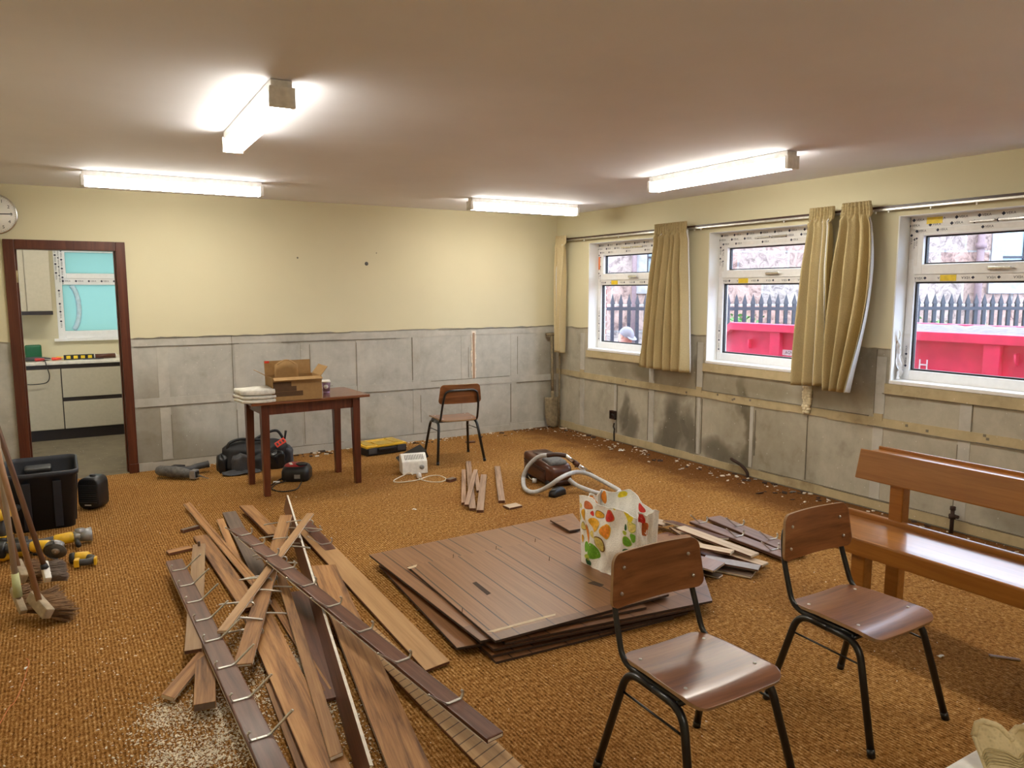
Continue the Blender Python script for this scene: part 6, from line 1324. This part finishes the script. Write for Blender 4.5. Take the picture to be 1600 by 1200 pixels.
def dusty(rn):
    k = rn.random()
    if k < 0.22: c = P(300, 1150); return rn.gauss(c.x, 0.13), rn.gauss(c.y, 0.20)
    if k < 0.52:
        a = ((262, 1120, .05), (335, 1112, .045), (300, 1185, .06), (395, 1170, .05), (375, 1092, .03), (350, 1150, .04), (262, 1185, .05), (312, 1215, .06))[int(k*1e6) % 8]; c = P(a[0], a[1]); return rn.gauss(c.x, a[2]), rn.gauss(c.y, a[2]*1.1)
    if k < 0.75: c = P(420, 1040); return rn.gauss(c.x, 0.09), rn.gauss(c.y, 0.28)
    if k < 0.85: c = P(470, 1040); return rn.gauss(c.x, 0.04), rn.gauss(c.y, 0.06)
    if k > 0.93:
        c = P((255, 330, 405, 385)[int(k*1e5) % 4], (1110, 1180, 1150, 1100)[int(k*1e5) % 4]); return rn.gauss(c.x, 0.035), rn.gauss(c.y, 0.045)
    c = P(530, 1120); return rn.gauss(c.x, 0.06), rn.gauss(c.y, 0.25)
flakes('sawdust', 'pale sawdust spilled around the near foot of the timber heap', MAT['dust'], 11000, dusty, 0.002, 0.0075, 4, 0.4)
for (px, py, s, m_, lab) in ((648, 797, 0.035, 'white', 'white paper scrap on the carpet in front of the small slat bundle'), (1272, 770, 0.06, 'wrapper', 'pink wrapper scrap by the window wall'), (1470, 1027, 0.03, 'white', 'white paper scrap right of the second chair'), (970, 705, 0.05, 'skip_label', 'pale lilac paper scrap below the socket box'), (1500, 828, 0.10, 'chip', 'flat piece of white plaster beside the pipe stub'), (1513, 831, 0.06, 'chip', 'small upright chip of plaster beside the pipe stub'), (1238, 770, 0.06, 'dusty_grey', 'grey crumpled scrap by the window wall near the pink wrapper'), (40, 1046, 0.02, 'white', 'white crumb on the carpet near the orange wire')):
    c = P(px, py); rn = random.Random(px); mb = MB(); mb.grid(lambda u, v: (s*(u-.5), s*0.6*(v-.5)*(0.6+.4*u), 0.004+s*0.12*math.sin(4*u+3*v)**2), 6, 4, (0, 0, 0.002)); o = mb.build('scrap', MAT[m_], loc=(c.x, c.y, 0)); o.rotation_euler.z = rn.uniform(0, 3); tag(o, lab, 'scrap')
a, b = P(1545, 1024, .006), P(1594, 1031, .006); board('splinter', 'thin brown wood splinter on the carpet under the bench end', 'splinter', a, b, 0.014, 0.008, [SW, PE], 0, None, notch=.5)
cable('thin_wire', 'thin orange wire curling on the carpet at the near left', [P(x, y, .004) for x, y in ((-20, 1160), (0, 1130), (14, 1106), (24, 1095), (36, 1068), (44, 1040), (45, 1032), (41, 1029))], 0.0016, MAT['orange_wire'], cat='wire')

# ------------------------------------------------------------------ outside the windows
GZ = -0.15
mb = MB(); mb.bx(RX+WALLT+0.05, 16, -14, 34, GZ-0.1, GZ); struct(mb.build('ground_yard', MAT['asphalt']))
t = thing('skip', 'red steel skip standing outside the middle and near windows', 'skip', (6.72, 0, GZ)); SZ = -GZ
y0, y1 = 1.4, 6.42; top = 1.265+SZ
prof = [(y0, top), (6.17, top), (6.42, top-0.19), (6.30, 0.25), (6.0, 0.12), (y0+0.4, 0.12), (y0, 0.3)]
mb = MB(); mb.add([(x, y, z) for x in (0.0, 0.03) for (y, z) in prof], [tuple(range(7)), tuple(reversed(range(7, 14)))] + [(i, (i+1) % 7, 7+(i+1) % 7, 7+i) for i in range(7)])
mb.add([(x, y, z) for x in (1.57, 1.60) for (y, z) in prof], [tuple(range(7)), tuple(reversed(range(7, 14)))] + [(i, (i+1) % 7, 7+(i+1) % 7, 7+i) for i in range(7)])
for (a, b), (c, d) in zip(prof[2:], prof[3:]+[prof[0]]): mb.add([(0, a, b), (1.6, a, b), (1.6, c, d), (0, c, d), (0, a, b+.03), (1.6, a, b+.03), (1.6, c, d+.03), (0, c, d+.03)], [(0,1,2,3),(7,6,5,4),(0,4,5,1),(1,5,6,2),(2,6,7,3),(3,7,4,0)])
mb.build('hull', MAT['skip'], t)
for x in (-0.075, 1.60):
    mb = MB(); q = [(y0, top), (6.17, top), (6.44, top-0.20), (6.44, top-0.29), (6.16, top-0.085), (y0, top-0.085)]
    mb.add([(xx, y, z) for xx in (x, x+0.075) for (y, z) in q], [tuple(range(6)), tuple(reversed(range(6, 12)))] + [(i, (i+1) % 6, 6+(i+1) % 6, 6+i) for i in range(6)]); mb.build('rim', MAT['skip'], t, bevel=0.008)
for y in (5.54, 4.46, 3.32, 2.25): mb = MB(); mb.bx(-0.06, 0.0, y-0.065, y+0.065, 0.2, top-0.085); mb.build('rib', MAT['skip'], t, bevel=0.006)
for (px, py) in ((1172, 537), (1588, 562)):
    d_ = ray(px, py); k = (6.70)/d_.x; q = Vector((0, 0, CH))+d_*k; mb = MB(); mb.bx(-0.05, 0, q.y-0.01, q.y+0.01, q.z-GZ-0.05, q.z-GZ+0.05); mb.tube([(-0.05, q.y, q.z-GZ+.04), (-0.06, q.y-0.01, q.z-GZ-.02), (-0.05, q.y-0.02, q.z-GZ-.05)], 0.007, 6); mb.build('lashing_hook', MAT['skip'], t)
mb = MB()
for (z, sk) in ((0.965, 0), (0.90, 1)):
    h = 0.022 if sk else 0.03; z = z+SZ
    mb.add([(xx, y, zz) for xx in (-0.004, 0) for (y, zz) in ((5.50-0.03*sk, z), (5.47, z+h), (4.70, z+h), (4.70, z-h), (5.47-0.02*sk, z-h))], [tuple(range(5)), tuple(reversed(range(5, 10)))] + [(i, (i+1) % 5, 5+(i+1) % 5, 5+i) for i in range(5)])
mb.build('name_plate', MAT['skip_label'], t)
mb = MB(); add_text(mb, 'AGNEES', (-0.0055, 5.355, 0.965+SZ), (0, -1, 0), (0, 0, 1), 0.046); mb.build('name_lettering', MAT['ink'], t)
mb = MB(); add_text(mb, 'H', (-0.0055, 3.92, 0.955+SZ), (0, -1, 0), (0, 0, 1), 0.14); mb.build('white_letter', MAT['skip_label'], t)
mb = MB(); rn = random.Random(6); mb.grid(lambda u, v: (0.02+1.56*u, 1.5+4.4*v*0.97, top-0.05+0.06*math.sin(PI*u)*min(1, 5*v, 6*(1-v)) + 0.02*rn.random()), 14, 50); o = mb.build('rubble', MAT['rubble'], loc=(6.72, 0, GZ)); tag(o, 'grey rubble heaped inside the red skip', 'rubble', kind='stuff')
# railing
EXR = PI/2-CYAW
t = thing('railing', 'black spiked railing between the yard and the stone building', 'railing', (_f.x*11.9, _f.y*11.9, GZ), EXR)
proto = None
for i in range(64):
    y = -8.6+i*0.128
    if proto is None:
        mb = MB(); mb.bx(-0.02, 0.02, -0.026, 0.026, 0, 1.45-GZ-0.03); mb.add([(-0.022, -0.036, 1.42-GZ), (0.022, -0.036, 1.42-GZ), (0.022, 0.036, 1.42-GZ), (-0.022, 0.036, 1.42-GZ), (0, 0, 1.58-GZ)], [(0,1,2,3),(0,1,4),(1,2,4),(2,3,4),(3,0,4)]); proto = mb.build('bar', MAT['rail_black'], t); proto.location.y = y
    else: o = proto.copy(); COL.objects.link(o); o.parent = t; o.location.y = y
for z in (1.345, 0.35): mb = MB(); mb.bx(-0.03, -0.02, -8.7, -0.4, z-GZ-0.025, z-GZ+0.025); mb.build('cross_rail', MAT['rail_black'], t)
# stone building
t = thing('stone_building', 'old red sandstone building across the yard with tall windows', 'building', (_f.x*14.6, _f.y*14.6, GZ), EXR)
WB = [(-10.35, -9.25), (-3.7, -2.55), (-15.5, -14.4)]; BZ0, BZ1 = 1.96, 4.4
mb = MB()
for (a0, a1, b0, b1) in rects(-20, 8, 0, 3.9, [(a, b, BZ0, BZ1) for a, b in WB]): mb.bx(0, 0.5, a0, a1, b0, b1)
mb.build('wall', MAT['stone'], t)
mb = MB(); mb.bx(-0.12, 0, -20, 8, 0, 0.45); mb.build('plinth_course', MAT['stone_trim'], t)
for (a, b) in WB:
    mb = MB(); mb.bx(-0.03, 0.2, a-0.22, a, BZ0-0.05, 3.9); mb.bx(-0.03, 0.2, b, b+0.22, BZ0-0.05, 3.9); mb.bx(-0.06, 0.2, a-0.25, b+0.25, BZ0-0.25, BZ0-0.02); mb.build('window_surround', MAT['stone_trim'], t, bevel=0.01)
    mb = MB(); mb.bx(0.22, 0.24, a, b, BZ0-0.02, 3.9); w_ = mb.build('window', MAT['far_glass'], t)
    mb = MB(); mb.bx(0.19, 0.22, (a+b)/2-0.02, (a+b)/2+0.02, BZ0, 3.9); mb.bx(0.19, 0.22, a, b, BZ0+0.42, BZ0+0.46); mb.bx(0.18, 0.22, a, a+0.06, BZ0, 3.9); mb.bx(0.18, 0.22, b-0.06, b, BZ0, 3.9); mb.bx(0.18, .22, a, b, BZ0, BZ0+.06); mb.build('glazing_bars', MAT['rail_black'], w_)
for y, r_ in ((-8.78, 0.065), (-2.3, 0.045)): mb = MB(); mb.tube([(-0.10, y, 0), (-0.10, y, 3.9)], r_, 10); mb.lathe([(r_+.03, 2.55), (r_+.03, 2.65)], 10, (-0.10, y, 0)); mb.build('downpipe', MAT['pipe_paint'], t)
# plants at the foot of the building
def plant(label, x, y, h, n, seed):
    rn = random.Random(seed); t = thing('shrub', label, 'shrub', (x, y, GZ), group='self-sown shrubs by the railing'); mb = MB(); ms = MB()
    for k in range(7): ms.tube(smooth_path([(0, 0, 0), (rn.uniform(-.1, .1), rn.uniform(-.2, .2), h*.5), (rn.uniform(-.2, .2), rn.uniform(-.5, .5), h*rn.uniform(.8, 1))], 4), 0.006, 5)
    for k in range(n):
        z = h*rn.random()**0.7; a, b = rn.uniform(-.25, .25), rn.gauss(0, .30); R = Euler((rn.uniform(-1, 1), rn.uniform(-1, 1), rn.uniform(0, 6))).to_matrix(); s = rn.uniform(0.035, 0.075)
        c = Vector((a, b, z)); mb.add([c+R @ Vector(q)*s for q in ((-1, 0, 0), (0, -.5, .1), (1, 0, 0), (0, .5, .1))], [(0, 1, 2, 3)])
    ms.build('stem', MAT['leafmat'], t); mb.build('foliage', MAT['leafmat'], t)
plant('leafy green shrub behind the railing, nearest the downpipe', 11.95, 7.7, 1.36, 420, 1)
plant('lower green shrub behind the railing beside the taller one', 12.75, 7.25, 1.26, 350, 2)
plant('green shrub behind the railing in view through the middle window', 10.05, 9.05, 1.36, 320, 3)
plant('small green shrub behind the railing next to the parked car', 13.6, 6.7, 1.15, 260, 4)
# parked car
t = thing('car', 'pale silver car parked behind the red skip', 'car', (8.75, 0, GZ))
pf = [(5.6, 0.35), (5.62, 0.62), (5.35, 0.78), (4.70, 0.92), (3.95, 1.42), (3.3, 1.50), (2.2, 1.48), (1.5, 1.15), (1.2, 1.0), (1.15, 0.4)]
mb = MB(); n = len(pf); mb.add([(x, y, z) for x in (0.0, 1.7) for y, z in pf], [tuple(range(n)), tuple(reversed(range(n, 2*n)))] + [(i, (i+1) % n, n+(i+1) % n, n+i) for i in range(n)]); mb.build('body', MAT['car_paint'], t, bevel=0.05, seg=3)
mb = MB(); mb.add([(x, y, z) for x in (-0.012, 0.0) for y, z in ((4.45, 1.0), (3.87, 1.36), (3.3, 1.43), (2.9, 1.43), (2.9, 0.98))], [tuple(range(5)), tuple(reversed(range(5, 10)))] + [(i, (i+1) % 5, 5+(i+1) % 5, 5+i) for i in range(5)]); mb.add([(x, y, z) for x in (-0.012, 0.0) for y, z in ((2.8, 1.43), (2.25, 1.42), (1.7, 1.15), (1.7, 0.98), (2.8, 0.98))], [tuple(range(5)), tuple(reversed(range(5, 10)))] + [(i, (i+1) % 5, 5+(i+1) % 5, 5+i) for i in range(5)]); mb.build('side_window', MAT['car_glass'], t)
mb = MB(); mb.grid(lambda u, v: (0.12+1.46*u, 4.64-0.66*v, 0.985+0.43*v+0.012*math.sin(PI*u)), 8, 4, (0, 0.01, 0.012)); mb.build('windscreen', plain('pale_windscreen', (0.35, 0.55, 0.55), 0.1), t)
for y in (4.9, 2.0):
    for x in (0.02, 1.55): mb = MB(); mb.lathe([(0.2, 0), (0.31, 0.0), (0.32, 0.05), (0.32, 0.13), (0.3, 0.17), (0.2, 0.17)], 22, (x-0.02, y, 0.32), Matrix.Rotation(PI/2, 3, 'Y')); mb.build('wheel', MAT['black'], t)

# ------------------------------------------------------------------ the person crouching outside the far window
def person(loc, rz):
    t = thing('person', 'person in a grey cap and orange-pink top bending down outside the far window', 'person', loc, rz)
    me = bpy.data.meshes.new('body'); J = {}
    pts = [('pel', (0, 0, 0.56), .14), ('sp', (0.05, 0, 0.72), .135), ('ch', (0.13, 0, 0.88), .15), ('nk', (0.20, 0, 1.04), .062), ('hb', (0.235, 0, 1.11), .06),
           ('lh', (0.02, .10, .52), .10), ('lk', (0.33, .14, .50), .068), ('la', (0.16, .13, .09), .045), ('lt', (0.30, .14, .04), .035),
           ('rh', (0.02, -.10, .52), .10), ('rk', (0.33, -.14, .50), .068), ('ra', (0.16, -.13, .09), .045), ('rt', (0.30, -.14, .04), .035),
           ('ls', (0.14, .19, .94), .07), ('le', (0.30, .24, .72), .048), ('lw', (0.48, .14, .64), .032), ('rs', (0.14, -.19, .94), .07), ('re', (0.30, -.24, .72), .048), ('rw', (0.48, -.14, .64), .032),
           ('lp', (0.53, .13, .63), .036), ('rp', (0.53, -.13, .63), .036)]
    ed = [('pel','sp'),('sp','ch'),('ch','nk'),('nk','hb'),('pel','lh'),('lh','lk'),('lk','la'),('la','lt'),('pel','rh'),('rh','rk'),('rk','ra'),('ra','rt'),('ch','ls'),('ls','le'),('le','lw'),('ch','rs'),('rs','re'),('re','rw'),('lw','lp'),('rw','rp')]
    ix = {n_: i for i, (n_, _, _) in enumerate(pts)}
    P0 = [p for _, p, _ in pts]; R0 = [r for _, _, r in pts]; E0_ = [(ix[a], ix[b]) for a, b in ed]
    for s, b in ((1, 'lp'), (-1, 'rp')):                              # five fingers each, curled down
        bx0 = Vector(dict((n_, p) for n_, p, _ in pts)[b])
        for k in range(5):
            o = Vector((0.02 if k else -0.01, s*(0.030-0.020*k) if k else s*-0.035*-1, -0.005)); L = (0.045, 0.070, 0.078, 0.072, 0.055)[k]
            i0 = len(P0); d1 = Vector((0.8, s*0.5 if k == 0 else 0, -0.4)).normalized(); d2 = Vector((0.3, 0, -0.9))
            for q in (bx0+o+d1*L*.5, bx0+o+d1*L*.5+d2*L*.5): P0.append(tuple(q)); R0.append(0.0095)
            E0_ += [(ix[b], i0), (i0, i0+1)]
    me.from_pydata([tuple(p) for p in P0], E0_, []); o = bpy.data.objects.new('body', me); COL.objects.link(o); o.parent = t
    sk = o.modifiers.new('skin', 'SKIN'); sk.use_smooth_shade = True
    for i, v in enumerate(me.skin_vertices[0].data): v.radius = (R0[i], R0[i]); v.use_root = (i == 0)
    o.modifiers.new('sub', 'SUBSURF').levels = 2; o.modifiers['sub'].render_levels = 2
    me.materials.append(MAT['jersey'])
    # head: one shaped surface with brow, nose, chin
    def hd(u, v):
        a = 2*PI*u; th = PI*v; x, y, z = math.sin(th)*math.cos(a), math.sin(th)*math.sin(a), math.cos(th)
        r = 0.098; X = x*0.098; Y = y*0.076; Z = z*0.118
        fx = max(0, x)
        X += 0.022*math.exp(-((z+0.12)/0.13)**2-((y)/0.16)**2)*fx + 0.008*math.exp(-((z-0.18)/0.1)**2)*fx + 0.012*math.exp(-((z+0.72)/0.16)**2)*fx
        X -= 0.010*math.exp(-((z-0.05)/0.08)**2-((abs(y)-0.38)/0.16)**2)*fx; X -= 0.005*math.exp(-((z+0.48)/0.05)**2-(y/0.3)**2)*fx
        Y *= 1-0.18*max(0, -z)
        return Vector((X, Y, Z))
    mb = MB(); mb.grid(hd, 36, 24); hb = mb.build('head', MAT['skin'], t, loc=(0.275, 0, 1.20)); hb.rotation_euler = (0, math.radians(28), 0)
    for s in (-1, 1):
        mb = MB(); mb.lathe([(0.004, -.01), (0.022, 0), (0.020, .008), (0.010, .006)], 12, (0.0, s*0.076, 0.0), Matrix.Rotation(-s*PI/2+s*0.3, 3, 'X'), 0.7, 1.3); e = mb.build('ear', MAT['skin'], hb)
        mb = MB(); mb.lathe([(0.002, -.006), (0.009, 0), (0.002, .006)], 10, (0.086, s*0.030, 0.008), Matrix.Rotation(PI/2, 3, 'Y')); mb.build('eye', MAT['ink'], hb)
    mb = MB(); mb.tube([(0.096, -0.022, -0.056), (0.101, 0, -0.054), (0.096, 0.022, -0.056)], 0.004, 6); mb.build('mouth', plain('lip', (0.45, 0.16, 0.14), .5), hb)
    mb = MB(); mb.grid(lambda u, v: (lambda q: Vector((q.x*1.10, q.y*1.12, q.z*1.08+0.004)))(hd(u, v*0.46)), 30, 12); mb.grid(lambda u, v: Vector((0.07+0.075*v*math.cos((u-.5)*2.2), 0.082*math.sin((u-.5)*2.6), 0.040-0.012*v)), 12, 4, (0, 0, .004)); mb.build('cap', MAT['cap'], hb)
    mb = MB(); mb.lathe([(0.155, 0.0), (0.165, 0.05), (0.14, 0.10)], 20, (0.0, 0, 0.49)); mb.build('trousers', MAT['trouser'], t)
    return t
d_ = ray(975, 533); k = 6.15/d_.x; hp_ = Vector((0, 0, CH))+d_*k
person((hp_.x-0.05, hp_.y+0.26, GZ+0.0), math.radians(-75))
